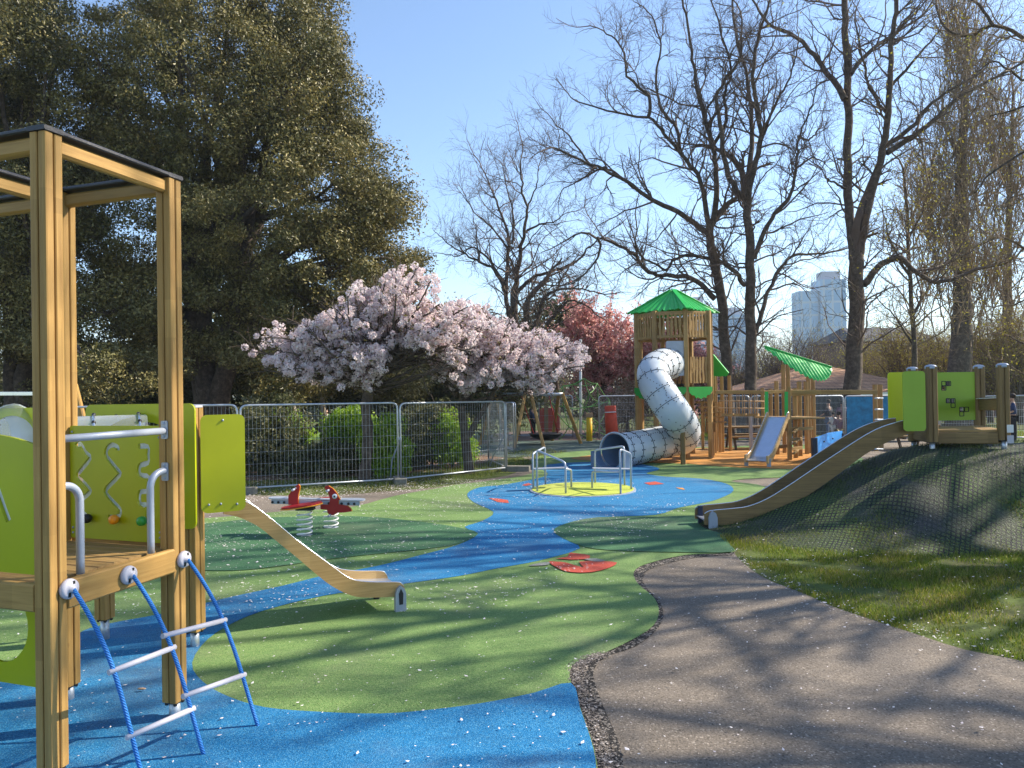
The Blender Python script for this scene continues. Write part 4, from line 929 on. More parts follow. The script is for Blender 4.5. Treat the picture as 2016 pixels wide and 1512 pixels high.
fb = MB().extrude([(-.055, -.1), (.055, -.1), (.055, .16), (.035, .22), (0, .245), (-.035, .22), (-.055, .16)], Vector((hfoot.x, hfoot.y, gz(hfoot.x, hfoot.y))) + hsd * .04 - hsp * .045, hsd, UZ, hsp, .045)
fb.build('slide_foot', 'galv', hu)
MB().beam(Vector((hfoot.x, hfoot.y, gz(hfoot.x, hfoot.y) - .03)) + hsp * .4, Vector((hfoot.x, hfoot.y, .14)) + hsp * .4, .06, .06).build('slide_foot', 'navy', hu)
# entry side panels
tz, bz = P(1800, 731, q1.y).z, P(1800, 848, q1.y).z
pO = at3(q1, bz) - hsd * .065 - hsp * .06
xl = (P(1776, 790, q1.y - .1).x - pO.x) / hsd.x
e1 = MB().plate(rrect(xl + .02, 0, -.06, tz - bz, .045), pO, hsd, UZ, .015).build('side_panel', 'lime2', hu)
tz2, bz2 = P(1763, 733, q1.y + .55).z, P(1763, 832, q1.y + .55).z
yo = P(1751, 800, q1.y + .55); e2 = MB().plate(rrect(-.02, 0, .50, tz2 - bz2, .045), Vector((yo.x, yo.y, bz2)), hsd, UZ, .015).build('side_panel', 'yellowp', hu)
# ------------------------------------------------------------------ octagonal tower with the tube slide
TC = Vector((P(1330, 900, 21.3).x, 21.3)); TR = 1.09; TG = gz(TC.x, TC.y)
zy = lambda py, Y=20.4: P(1330, py, Y).z
tw = thing('slide_tower', (TC.x, TC.y, TG), 'tall timber tower with pointed bright green roof and pale spiral tube slide', 'play tower')
oc = [TC + Vector((math.cos(a), math.sin(a))) * TR for a in [math.radians(5 + 45 * k) for k in range(8)]]
zeave, zapex = zy(611), zy(572, 21.3); zfloor = zy(765)
def wslat(mb, a, b, z0, z1, seed):
    """wavy-edged upright slats between two posts"""
    rg = random.Random(seed); d = (b - a).normalized(); L_ = (b - a).length; n = 6; N = Vector((d.y, -d.x))
    for i in range(n):
        t = .09 + (L_ - .18) * (i + .5) / n; hw = .031; l, r_ = [], []
        for j in range(7):
            z = z0 + (z1 - z0) * j / 6; l.append((t - hw + rg.uniform(-.014, .014), z)); r_.append((t + hw + rg.uniform(-.014, .014), z))
        mb.plate(r_ + l[::-1], at3(a, 0) + at3(N, 0) * .01, at3(d, 0), UZ, .022, (), 1)
for k, v in enumerate(oc):
    MB().extrude(rect(.115, .115, .012), (v.x, v.y, gz(v.x, v.y) - .02), (math.cos(math.radians(5 + 45 * k)), math.sin(math.radians(5 + 45 * k)), 0), (-math.sin(math.radians(5 + 45 * k)), math.cos(math.radians(5 + 45 * k)), 0), UZ, zeave + .02 - gz(v.x, v.y)).build('post', 'wood2', tw)
s1, s2, s3, s4 = zy(755), zy(703), zy(664), zy(616)
for k in range(8):
    a, b = oc[k], oc[(k + 1) % 8]; d = (b - a).normalized(); mb = MB()
    wslat(mb, a, b, s3, s4, k); mb.build('slat_wall', 'wood2', tw)
    if k not in (5,): mb = MB(); wslat(mb, a, b, s1, s2, k + 20); mb.build('slat_wall', 'wood2', tw)
    for zq, hq in ((s4 - .01, .10), (s3 + .02, .08), (zfloor - .03, .14)): MB().beam(at3(a + d * .06, zq), at3(b - d * .06, zq), .045, hq).build('cross_rail', 'wood2', tw)
    if k in (4, 5, 6, 0):
        L_ = (b - a).length; N = Vector((d.y, -d.x))
        prof = [(0, .12), (L_, .12), (L_, .0)] + [(L_ * (1 - t), -.17 * math.sin(math.pi * t) - .06 * math.sin(5 * math.pi * t) ** 2) for t in np.linspace(.05, .95, 12)] + [(0, 0)]
        MB().plate(prof, at3(a, zfloor - .08) + at3(N, 0) * .085, at3(d, 0), UZ, .018).build('leaf_skirt', 'greenleaf', tw)
mb = MB(); mb.add([at3(v, zfloor) for v in oc] + [at3(v, zfloor + .035) for v in oc], [tuple(range(7, -1, -1)), tuple(range(8, 16))] + [(i, (i + 1) % 8, 8 + (i + 1) % 8, 8 + i) for i in range(8)]); mb.build('deck', 'wood2', tw)
# roof: hexagonal-looking pyramid of corrugated sheets, with scalloped eaves
RR = 1.36; mb = MB(); rib = MB(); nr = 4
ang0 = -85
for k in range(nr):
    a0 = math.radians(ang0 + 90 * k); a1 = math.radians(ang0 + 90 * (k + 1))
    Rr = RR
    e0 = Vector((TC.x + Rr * math.cos(a0), TC.y + Rr * math.sin(a0), zeave)); e1 = Vector((TC.x + Rr * math.cos(a1), TC.y + Rr * math.sin(a1), zeave))
    ap0 = Vector((TC.x, TC.y, zapex)) + (e0 - at3(TC, zeave)) * .07; ap1 = Vector((TC.x, TC.y, zapex)) + (e1 - at3(TC, zeave)) * .07
    dn = (e0 + e1) / 2 - (ap0 + ap1) / 2; nrm = (e1 - e0).cross(dn).normalized(); nrm = nrm if nrm.z > 0 else -nrm
    m = 36; vs = []
    for i in range(m + 1):
        t = i / m; cor = .018 * (1 if (i % 4) in (1, 2) else -1); sc = 0.05 * (.5 + .5 * math.sin(i * 1.9)) + (.03 if i % 3 == 0 else 0)
        e = e0.lerp(e1, t) + nrm * cor; p = ap0.lerp(ap1, t) + nrm * cor * .3; e = e - dn.normalized() * sc
        vs += [p, e]
    n0 = len(vs); vs += [v - UZ * .012 for v in vs]
    mb.add(vs, [(2 * i, 2 * i + 1, 2 * i + 3, 2 * i + 2) for i in range(m)] + [(n0 + 2 * i, n0 + 2 * i + 2, n0 + 2 * i + 3, n0 + 2 * i + 1) for i in range(m)] + [(2 * i + 1, n0 + 2 * i + 1, n0 + 2 * i + 3, 2 * i + 3) for i in range(m)])
    rib.beam(ap0 + UZ * .02, e0 + UZ * .01, .14, .03, ch=.01)
rf = mb.build('roof', 'greenroof', tw); rib.build('ridge_cap', 'greenroof', rf)
# small leaf canopy and lower stair tower on its right side
def leafroof(par, a, b, dep, curve, name='leaf_canopy', mat='greenroof', n=34):
    """a: left tip, b: right tip, ribs running down from the straight ridge to a curved ragged edge"""
    vs = []; d = (b - a)
    for i in range(n + 1):
        t = i / n; top = a + d * t; dr = curve(t); rag = .07 * ((i % 2) - .5)
        e = top + Vector((dep.x, dep.y, 0)) * dr - UZ * (dr * dep.z + (rag if 0 < i < n else 0)); cor = UZ * (.02 if i % 2 else 0)
        vs += [top + cor, e + cor]
    n0 = len(vs); vs += [Vector(v) - UZ * .02 for v in vs]
    m = MB().add(vs, [(2 * i, 2 * i + 1, 2 * i + 3, 2 * i + 2) for i in range(n)] + [(n0 + 2 * i, n0 + 2 * i + 2, n0 + 2 * i + 3, n0 + 2 * i + 1) for i in range(n)] + [(2 * i + 1, n0 + 2 * i + 1, n0 + 2 * i + 3, 2 * i + 3) for i in range(n)])
    m.beam(a + UZ * .02, b + UZ * .02, .07, .04)
    return m.build(name, mat, par)
leafroof(tw, P(1404, 700, 21.8), P(1434, 736, 21.5), Vector((-.3, .5, .35)), lambda t: .75 * math.sin(math.pi * min(1, t * .8 + .15)))
for px_, yb in ((1408, 893), (1423, 891), (1438, 889), (1411, 889)):
    b0 = G(px_, yb); MB().extrude(rect(.09, .09, .01), b0 - UZ * .02, (1, 0, 0), (0, 1, 0), UZ, P(px_, 738 if px_ > 1420 else 700, b0.y).z - b0.z).build('post', 'wood2', tw)
mb = MB()
for i in range(7):
    c = P(1384 + i * 5, 772 + 10 * i, 20.9); MB().box(c + Vector((0, .2, 0)), (.55, .22, .05)).build('stair_tread', 'wood2', tw)
for px_, yt, yb in ((1384, 790, 880), (1398, 770, 886), (1418, 790, 886)):
    b0 = G(px_, yb + 6); MB().extrude(rect(.08, .08, .01), b0 - UZ * .02, (1, 0, 0), (0, 1, 0), UZ, P(px_, yt, b0.y).z - b0.z).build('post', 'wood2', tw)
mb = MB()
for i in range(5):
    c = P(1386 + 5 * i, 820, 21.2); mb.beam(c + UZ * .45, c - UZ * .45, .10, .03)
mb.build('slat_wall', 'wood2', tw)
# tube slide
cp = [(1322, 716, 20.5), (1303, 718, 20.0), (1287, 732, 19.5), (1291, 758, 19.1), (1308, 785, 18.9), (1327, 813, 18.8), (1345, 842, 19.3), (1343, 862, 19.7), (1316, 868, 19.8), (1280, 875, 19.4), (1244, 883, 18.9), (1211, 888, 18.4)]
tp = catmull([P(*c) for c in cp], 8); 
rr = [.44] * len(tp)
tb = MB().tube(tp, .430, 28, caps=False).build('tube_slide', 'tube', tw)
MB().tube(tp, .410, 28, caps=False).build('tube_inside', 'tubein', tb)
rg, bo = MB(), MB(); acc = 0; step = .0
Up = None
for i in range(1, len(tp) - 1):
    acc += (tp[i] - tp[i - 1]).length
    T = (tp[i + 1] - tp[i - 1]).normalized()
    if acc > .38 or i == 1:
        acc = 0; A_ = T.cross(UZ).normalized(); B_ = A_.cross(T)
        rg.tube([tp[i] + (A_ * math.cos(t) + B_ * math.sin(t)) * .434 for t in np.linspace(0, 2 * math.pi, 28, endpoint=False)], .008, 5, closed=True)
        for t in np.linspace(0, 2 * math.pi, 16, endpoint=False):
            for s_i in (-.05, .05): bo.ball(tp[i] + T * s_i + (A_ * math.cos(t) + B_ * math.sin(t)) * .436, .016, n=6)
for sgn in range(4):
    lastT = None
    for i in range(2, len(tp) - 2):
        T = (tp[i + 1] - tp[i - 1]).normalized(); A_ = T.cross(UZ).normalized(); B_ = A_.cross(T); t = math.radians(40 + 90 * sgn)
        for s_i in (0.,):
            tt = t + s_i / .46; bo.ball(tp[i] + (A_ * math.cos(tt) + B_ * math.sin(tt)) * .433, .013, n=6)
rg.build('seam_ring', 'iron', tb); o = bo.build('bolt', 'black', tb); o['kind'] = 'stuff'
# exit trough
te = tp[-1]; Td = (tp[-1] - tp[-3]).normalized(); Tx = Vector((Td.x, Td.y, 0)).normalized(); Ty = Vector((-Tx.y, Tx.x, 0))
ge = gz(te.x, te.y); prof = []
bx = MB()
ho = [(-.52, ge - te.z + .0), (.52, ge - te.z + .0), (.52, .0), (.44, .0)] + [(.44 * math.cos(t), .44 * math.sin(t)) for t in np.linspace(-.1, -math.pi + .1, 16)] + [(-.44, 0), (-.52, 0)]
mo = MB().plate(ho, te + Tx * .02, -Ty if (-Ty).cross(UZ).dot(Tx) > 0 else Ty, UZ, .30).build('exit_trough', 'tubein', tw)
mb = MB(); A_ = Ty; mb.tube([te + Tx * .01 + (A_ * math.cos(t) + UZ * math.sin(t)) * .46 for t in np.linspace(0, 2 * math.pi, 32, endpoint=False)], .022, 6, closed=True); mb.build('mouth_ring', 'tube', mo)
pp = G(1345, 914); pp = Vector((P(1345, 914, 18.75).x, 18.75, gz(0, 18.75))); MB().extrude(rect(.11, .11, .012), pp - UZ * .02, (1, 0, 0), (0, 1, 0), UZ, P(1345, 848, pp.y).z - pp.z).build('support_post', 'wood3', tw)
# transparent window sheet by the entry
MB().plate(rrect(0, 0, .55, .95, .05), P(1312, 740, 20.15), (1, .15, 0), UZ, .02, [circ(.26, .5, .2)]).build('entry_panel', 'galv', tw)

# ------------------------------------------------------------------ climbing frame with the green leaf canopy
cf = thing('leaf_roof_frame', G(1560, 900), 'timber climbing frame under a tilted green leaf canopy with small steel slide', 'climbing frame')
def cpost(px, yt, yb, w_=.10, Y=None, mat='wood2', par=cf, name='post'):
    b0 = G(px, yb) if Y is None else Vector((P(px, yb, Y).x, Y, gz(0, Y)))
    return MB().extrude(rect(w_, w_, .012), b0 - UZ * .02, (1, 0, 0), (0, 1, 0), UZ, P(px, yt, b0.y).z - b0.z + .02).build(name, mat, par)
for a_ in ((1503, 764, 882), (1519, 765, 884), (1531, 750, 896), (1555, 762, 907), (1567, 764, 903), (1576, 751, 899), (1589, 751, 895), (1545, 718, 893), (1554, 718, 889), (1594, 733, 893), (1603, 733, 888)): cpost(*a_)
cpost(1725, 757, 888, .11); cpost(1735, 757, 886, .11)
for y_ in (784, 806, 826, 848, 868, 884): MB().tube([P(1723, y_, 19.9), P(1738, y_, 20.3)], .022, 8).build('rung', 'steel', cf)
Yb = 19.6
MB().beam(P(1556, 772, Yb), P(1726, 772, Yb + .2), .10, .12, ch=.01).build('monkey_beam', 'wood2', cf)
leafroof(cf, P(1505, 683, 19.2), P(1637, 724, 19.6), Vector((.15, -.9, .95)), lambda t: .56 * math.sin(math.pi * t ** 1.15) ** .8 + .02)
# deck, cross rails, rungs, green strips
zd = P(1540, 822, 19.8).z
mb = MB(); mb.beam(P(1507, 822, 19.8), P(1600, 822, 20.2), 1.0, .05); mb.build('deck', 'wood2', cf)
for (a_, b_, y_) in ((1546, 1600, 845), (1556, 1578, 866), (1556, 1578, 884), (1556, 1572, 824), (1530, 1556, 880), (1503, 1560, 772), (1546, 1606, 777)):
    MB().beam(P(a_, y_, 19.5), P(b_, y_ - 2, 19.9), .045, .09).build('cross_rail', 'wood2', cf)
for y0_, y1_ in ((842, 852), (866, 874), (886, 893)):
    MB().beam(P(1562, y1_, 19.2), P(1571, y0_, 19.7), .06, .05).build('step', 'wood2', cf)
for px_ in (1509, 1548):
    c0_, c1_ = P(px_, 818, 19.1), P(px_, 771, 19.1); MB().beam(c0_, c1_, .085, .03, (0, 1, 0)).build('green_strip', 'greenroof', cf)
# small slide with steel bed
st, sbm = P(1533, 821, 18.95), P(1492, 910, 17.9)
sz = (sbm - st); hd2 = Vector((sz.x, sz.y, 0)); L2 = hd2.length; hd2.normalize(); hp2_ = Vector((-hd2.y, hd2.x, 0))
gq = gz(sbm.x, sbm.y)
zz = lambda t: st.z + (sbm.z - st.z) * t
pr = [(0, st.z), (L2 * .08, st.z - .02), (L2 * .2, st.z + (sbm.z - st.z) * .17), (L2 * .75, st.z + (sbm.z - st.z) * .80), (L2 * .88, st.z + (sbm.z - st.z) * .91), (L2, sbm.z + .05), (L2 * 1.08, sbm.z + .04)]
botc_cur = [(a, b - .05) for a, b in pr]
tpr = [(a, b + .13) for a, b in pr]
slide_walls(cf, Vector((st.x, st.y, 0)) - hp2_ * .29, hd2, hp2_, S2(tpr, 4) + S2(botc_cur, 4)[::-1], tpr, .54, 'ply', .04, 'bright')
for k in (0, 1):
    c = Vector((st.x, st.y, 0)) - hp2_ * .29 + hd2 * L2 * 1.0 + hp2_ * (.56 * k); MB().beam((c.x, c.y, gq - .02), (c.x, c.y, gq + .22), .05, .09).build('slide_foot', 'galv', cf)
# ------------------------------------------------------------------ swaying bridge between the two
br = thing('rope_bridge', G(1460, 890), 'low swaying rope bridge hanging between the tower and the climbing frame', 'rope bridge')
Yr = 20.6
for dy in (0, .7):
    MB().beam(P(1408, 772, Yr + dy), P(1506, 772, Yr + dy), .10, .10).build('top_beam', 'wood2', br)
rm, pl = MB(), MB()
for i, px_ in enumerate((1426, 1437, 1451, 1462, 1476, 1486)):
    for dx_, dy_ in ((0, 0), (4, .7)): MB().tube([P(px_ + dx_, 776, Yr + dy_), P(px_ + dx_, 816, Yr + dy_)], .014, 5).build('rope', 'ropetan', br)
    MB().beam(P(px_, 817, Yr - .05), P(px_ + 4, 817, Yr + .75), .16, .08).build('log_step', 'wood2', br)
for y_ in (789, 803): MB().tube([P(1415, y_, Yr), P(1505, y_ + 1, Yr)], .015, 5).build('rope', 'ropetan', br)
MB().extrude(rect(.09, .09, .01), G(1479, 892), (1, 0, 0), (0, 1, 0), UZ, 1.6).build('pole', 'galv', br)
# ------------------------------------------------------------------ blue climbing panel with dark posts
bb = thing('bouldering_board', G(1630, 908), 'free-standing sky blue climbing panel between dark posts behind the long slide', 'climbing panel')
pL, pR = G(1604, 912), G(1657, 898)
for p_ in (pL, pR): MB().extrude(rect(.14, .14, .03), p_ - UZ * .02, (1, 0, 0), (0, 1, 0), UZ, P(1604, 862, pL.y).z - pL.z + .02).build('post', 'navy', bb)
dB_ = (pR - pL); dB_.z = 0; Lp = dB_.length
pnl = MB().plate([(0, 0), (Lp, 0), (Lp, .60), (Lp * .5, .62), (0, .56)], Vector((pL.x, pL.y, pL.z + .08)), dB_, UZ, .03).build('panel', 'bluepanel', bb)
mb = MB()
for a_, b_ in ((.3, .42), (.62, .45), (.2, .15), (.85, .2), (.55, .2)): mb.ball(Vector((pL.x, pL.y, pL.z + .08)) + dB_.normalized() * (Lp * a_) + UZ * b_ + Vector((0, -.05, 0)), .035, (1, .8, .7), 8)
mb.build('grip', 'black', pnl)
# ------------------------------------------------------------------ basket swing
sw = thing('basket_swing', G(1090, 880), 'wooden A-frame swing with steel top bar and round black basket seat', 'swing')
ta, tb2 = P(972, 776, 28.2), P(1108, 776, 27.4)
MB().tube([ta, tb2], .06, 10).build('top_bar', 'steel', sw)
for (x0_, y0_, x1_, y1_, Y0) in ((1046, 770, 1071, 882, 21.0), (1107, 768, 1144, 874, 21.2), (1035, 788, 1012, 884, 21.8), (1100, 775, 1087, 868, 23.2), (975, 778, 1000, 878, 22.5), (972, 778, 944, 876, 22.5)):
    g0 = G(x1_, y1_); t0 = ta.lerp(tb2, max(0, min(1, (x0_ - 972) / 136))); MB().beam(Vector((g0.x, g0.y, g0.z - .02)), t0 + UZ * .03, .12, .12, (0, 1, 0), ch=.02).build('leg', 'wood', sw)
bc = P(1074, 853, 27.8); ms = MB().lathe([(.12, -.27), (.46, -.17), (.62, -.04), (.65, .0), (.60, .01), (.44, -.12), (.1, -.22)], bc, UZ, 24).build('basket_seat', 'black', sw)
for sx_, tx_ in ((-.45, .40), (.45, .80)):
    for sy_ in (-.3, .3): MB().tube([bc + Vector((sx_, sy_, 0)), ta.lerp(tb2, tx_)], .016, 5).build('rope', 'ropered', sw)
# toddler swing frame far left behind the near unit
s5 = thing('swing_frame', G(150, 1000), 'leaning wooden swing leg and silver top bar just behind the near climbing frame', 'swing')
MB().beam(G(205, 985) - UZ * .02, P(146, 757, G(205, 985).y), .10, .10, (0, 1, 0), ch=.02).build('leg', 'wood', s5)
MB().beam(G(100, 985) - UZ * .02, P(140, 757, G(205, 985).y), .10, .10, (0, 1, 0), ch=.02).build('leg', 'wood', s5)
Yq = G(205, 985).y; MB().beam(P(-200, 775, Yq), P(142, 775, Yq), .07, .07).build('top_bar', 'bright', s5)
# climbing net pyramid (green ropes on a pole)
nt = thing('climbing_net', G(1143, 868), 'pyramid climbing net of green ropes round a thin steel mast', 'climbing net')
mp_ = G(1143, 864); MB().tube([mp_ - UZ * .02, P(1143, 668, mp_.y)], .06, 8).build('mast', 'white', nt)
rn = random.Random(5); mb = MB(); Yn = 31.0
hubs = [P(1108, 760, Yn), P(1125, 757, Yn + .6), P(1176, 755, Yn), P(1160, 775, Yn - .5), P(1082, 790, Yn), P(1200, 788, Yn + .4), P(1110, 800, Yn - .4), P(1150, 802, Yn), P(1140, 825, Yn + .5), P(1120, 840, Yn), P(1180, 835, Yn), P(1100, 865, Yn), P(1205, 862, Yn), P(1160, 862, Yn), P(1178, 790, Yn + .3), P(1150, 745, Yn)]
for i in range(len(hubs)):
    ds = sorted(range(len(hubs)), key=lambda j: (hubs[i] - hubs[j]).length)[1:5]
    for j in ds:
        if j > i or rn.random() < .3:
            m_ = (hubs[i] + hubs[j]) / 2 - UZ * .08; mb.tube(catmull([hubs[i], m_, hubs[j]], 3), .021, 4)
mb.build('rope', 'ropegreen', nt)
# padded red column, yellow post, red climbing wall
rc = thing('padded_post', G(1203, 868), 'leaning red padded column beside the green climbing net', 'padded post')
g0 = P(1206, 866, 29.0); g0.z = gz(0, 29.0); MB().tube([Vector((g0.x, g0.y, g0.z - .02)), P(1201, 799, g0.y)], [.26, .22], 14).build('padding', 'redfab', rc)
mb = MB(); mb.tube([P(1190, 812, g0.y - .25), P(1213, 811, g0.y - .25)], .02, 5); mb.build('strap', 'white', rc)
yp = thing('bollard', G(1160, 858), 'short yellow post with pale square top beside the climbing net', 'post')
g0 = P(1160, 862, 29.5); g0.z = gz(0, 29.5); MB().tube([g0 - UZ * .02, P(1160, 822, g0.y)], .12, 12).build('post', 'yellow', yp); MB().box(P(1160, 817, g0.y), (.26, .2, .16)).build('sign_top', 'ropetan', yp)
cw = thing('climbing_wall', G(1072, 862), 'distant dark red climbing wall on wooden posts behind the basket swing', 'climbing wall')
g0 = G(1070, 858); MB().plate(rrect(0, 0, .75, 1.1, .05), P(1062, 850, g0.y), (1, 0, 0), UZ, .06).build('panel', 'redfab', cw)
MB().plate(rrect(0, 0, .35, .9, .05), P(1087, 850, g0.y + .4), (1, 0, 0), UZ, .06).build('panel', 'redfab', cw)
for px_ in (1021, 1076): b0 = G(px_, 860); MB().extrude(rect(.18, .18, .02), b0 - UZ * .02, (1, 0, 0), (0, 1, 0), UZ, 1.75).build('post', 'wood2', cw)
# ------------------------------------------------------------------ temporary mesh fence panels
def rcorner(pts, r=0.12, n=4):
    q = []
    for i, p in enumerate(pts):
        if 0 < i < len(pts) - 1:
            a = pts[i - 1] - p; b = pts[i + 1] - p; ra = min(r, a.length * .45, b.length * .45); p0 = p + a.normalized() * ra; p1 = p + b.normalized() * ra
            for k in range(n + 1): t = k / n; q.append(p0 * (1 - t) ** 2 + p * 2 * t * (1 - t) + p1 * t * t)
        else: q.append(p)
    return q
def heras(a, b, h, label, group, wires=42, rows=6, wr=0.0021, sheet_=None, tilt=0, fr=0.021, thin=False):
    """a, b: ground points of the two feet"""
    a, b = Vector(a), Vector(b); o = thing('temporary_fence', a, label, 'fence panel', group)
    up_ = (UZ + Vector((tilt, -tilt, 0))).normalized(); z0 = .10
    A0_, B0_ = a + UZ * .02, b + UZ * .02; A1_, B1_ = a + up_ * h, b + up_ * h
    MB().tube(rcorner([A0_, A1_, B1_, B0_], .13), fr, 8).build('frame', 'steel', o)
    MB().tube([a + up_ * z0, b + up_ * z0], fr * .9, 7).build('bottom_rail', 'steel', o)
    mb = MB()
    for i in range(1, wires): t = i / wires; mb.tube([a.lerp(b, t) + up_ * z0, a.lerp(b, t) + up_ * (h - .01)], wr, 3, caps=False)
    for j in range(1, rows + 1): t = z0 + (h - z0) * j / (rows + 1); mb.tube([a + up_ * t, b + up_ * t], wr * 1.2, 3, caps=False)
    mb.build('wire_mesh', 'steel', o)
    if sheet_: 
        d = (b - a); L_ = Vector((d.x, d.y, 0)).length; MB().plate([(.04, 0), (L_ - .04, 0), (L_ - .04, h - .16), (.04, h - .14)], a + UZ * .12 - Vector((0, .03, 0)), Vector((d.x, d.y, 0)), UZ, .006).build('sheet', sheet_, o)
    return o
def fblock(p, d, label):
    d = Vector((d.x, d.y, 0)).normalized(); A = d; B = UZ.cross(A)
    mb = MB().extrude([(-.34, -.11), (-.30, -.12), (.30, -.12), (.34, -.11), (.34, .11), (.30, .12), (-.30, .12), (-.34, .11)], Vector((p.x, p.y, p.z - .02)), B * 1.0, A * -1.0, UZ, .15)
    o = mb.build('fence_foot', 'concrete'); tag(o, label, 'fence foot', 'concrete feet of the temporary fence'); return o
GF = 'temporary fence panels by the cherry trees'
F1, F2, F3, F4 = G(472, 972), G(787, 952), G(995, 929), G(250, 984)
hF = P(472, 797, F1.y).z - F1.z; hF2 = P(787, 794, F2.y).z - F2.z; hF3 = P(993, 790, F3.y).z - F3.z
print('fence', F1, F2, F3, hF, hF2, hF3)
g1 = (F2 - F1).normalized() * .03
heras(F4 + Vector((-1.0, -.2, .012)), F1 - g1, hF, 'fence panel half hidden behind the near lime climbing frame', GF)
hp_a = heras(F1 + g1, F2 - g1, (hF + hF2) / 2, 'fence panel in front of the left cherry trunk with the lime slide before it', GF)
hp_b = heras(F2 + g1, F3, (hF2 + hF3) / 2, 'fence panel in front of the right cherry trunk', GF)
fblock(F1, Vector((-.4, -1, 0)), 'concrete fence foot just behind the lime slide panel')
fblock(F2, Vector((.8, .2, 0)), 'concrete fence foot between the two cherry trees')
fblock(F3 + Vector((.25, .1, 0)), Vector((.2, 1, 0)), 'concrete fence foot at the corner of the fence beside the roundabout')
MB().tube([G(768, 943), P(772, 905, G(768, 943).y), P(787, 868, F2.y + .06)], .017, 7).build('brace', 'galv', hp_a)
MB().tube([G(963, 921), P(970, 900, G(963, 921).y - .1), P(995, 855, F3.y + .06)], .017, 7).build('brace', 'galv', hp_b)
for p_, par_ in ((F1, hp_a), (F2, hp_b)): MB().box(p_ + UZ * .95, (.10, .05, .05)).build('clamp', 'galv', par_)
K1 = G(962, 911)
heras(F3 + Vector((.03, .05, 0)), K1, hF3 - .02, 'fence panel folded back at the corner, nearest the roundabout', GF, 30)
heras(G(1012, 893), G(985, 884), 1.62, 'second fence panel stacked behind the corner panel', GF, 30)
heras(G(1016, 889), G(950, 880), 1.62, 'fence panel furthest back at the stacked corner', GF, 30)
# far fence lines
GB = 'temporary fence panels round the far side of the playground'
far = [((1180, 866), (1258, 864), 'mesh fence panel between the red padded post and the tube slide', None), ((1000, 862), (1062, 861), 'mesh fence panel behind the basket swing frame', None),
       ((1062, 861), (1128, 861), 'mesh fence panel behind the basket seat', None), ((1410, 868), (1476, 868), 'mesh fence panel behind the rope bridge', None), ((1480, 868), (1590, 866), 'mesh fence panel behind the small steel slide', None),
       ((1596, 870), (1661, 868), 'mesh fence panel behind the seated people', None), ((1665, 870), (1757, 868), 'fence panel covered with blue sheeting beside the people', 'bluesheet'), ((1760, 868), (1850, 868), 'fence panel with blue sheeting half hidden by lime panels', 'bluesheet'),
       ((1852, 866), (1935, 866), 'mesh fence panel seen through the slide platform', None), ((1937, 866), (2040, 867), 'mesh fence panel at the right edge beyond the mound', None)]
for a_, b_, lb, sh in far:
    ga, gb_ = G(*a_), G(*b_); heras(ga, gb_, P(a_[0], 780, ga.y).z - ga.z, lb, GB, 26, 5, .004, sh, 0, .028)
# low iron railings
GR = 'low iron railings at the back'
def railing(a, b, h, lb):
    a, b = Vector(a), Vector(b); o = thing('iron_railing', a, lb, 'railing', GR); mb = MB(); n = max(8, int((b - a).length / .13))
    for i in range(n + 1): p = a.lerp(b, i / n); mb.tube([p, p + UZ * h], .009, 4)
    mb.build('bars', 'iron', o)
    for t in (.12, h - .1): MB().beam(a + UZ * t, b + UZ * t, .03, .015).build('rail', 'iron', o)
for a_, b_, lb in (((1000, 851), (1120, 850), 'low iron railing behind the basket swing'), ((1122, 850), (1260, 849), 'low iron railing behind the climbing net'), ((1400, 850), (1500, 850), 'low iron railing behind the rope bridge'),
                   ((1502, 850), (1660, 850), 'low iron railing behind the climbing frame'), ((1850, 850), (2060, 852), 'low iron railing beyond the mound')):
    ga = G(*a_); gb_ = G(*b_); railing(ga, gb_, .95, lb)
for a_, b_, lb in (((480, 893), (760, 888), 'low iron railing among the shrubs behind the left cherry tree'),):
    railing(G(*a_), G(*b_), 1.0, lb)
# dark board fence under the pavilion eaves
bf = thing('board_fence', G(1410, 846), 'black board fence behind the rope bridge and small slide', 'fence')
Yb_ = 31.5; mb = MB(); x0_, x1_ = P(1405, 800, Yb_).x, P(1660, 800, Yb_).x; n_ = 40
for i in range(n_): xa = x0_ + (x1_ - x0_) * (i + .5) / n_; mb.box((xa, Yb_, gz(xa, Yb_) + .98), ((x1_ - x0_) / n_ - .02, .03, 1.96), 0, 0)
mb.build('boards', 'iron', bf)

# ------------------------------------------------------------------ benches, pole
def picnic(px, py, lb, s=1.0, rz=0.0):
    g0 = G(px, py); o = thing('picnic_table', g0, lb, 'picnic table', 'picnic tables on the far lawn'); c, s_2 = math.cos(rz), math.sin(rz)
    T_ = lambda x, y, z: Vector((g0.x + x * c - y * s_2, g0.y + x * s_2 + y * c, g0.z + z))
    MB().beam(T_(-.8, 0, .72), T_(.8, 0, .72), .7, .05).build('table_top', 'wood3', o)
    for k in (-1, 1):
        MB().beam(T_(-.8, .6 * k, .44), T_(.8, .6 * k, .44), .25, .05).build('bench_seat', 'wood3', o)
        mb = MB(); mb.beam(T_(.6 * k, -.55, -.02), T_(.6 * k, -.2, .70), .08, .06, (1, 0, 0)); mb.beam(T_(.6 * k, .55, -.02), T_(.6 * k, .2, .70), .08, .06, (1, 0, 0)); mb.beam(T_(.6 * k, -.72, .40), T_(.6 * k, .72, .40), .06, .08, (0, 0, 1)); mb.build('leg_frame', 'bark2', o)
picnic(1476, 884, 'dark picnic table on the lawn behind the rope bridge'); picnic(1790, 884, 'picnic table seen beneath the long slide and lime panel', 1.0, .1)

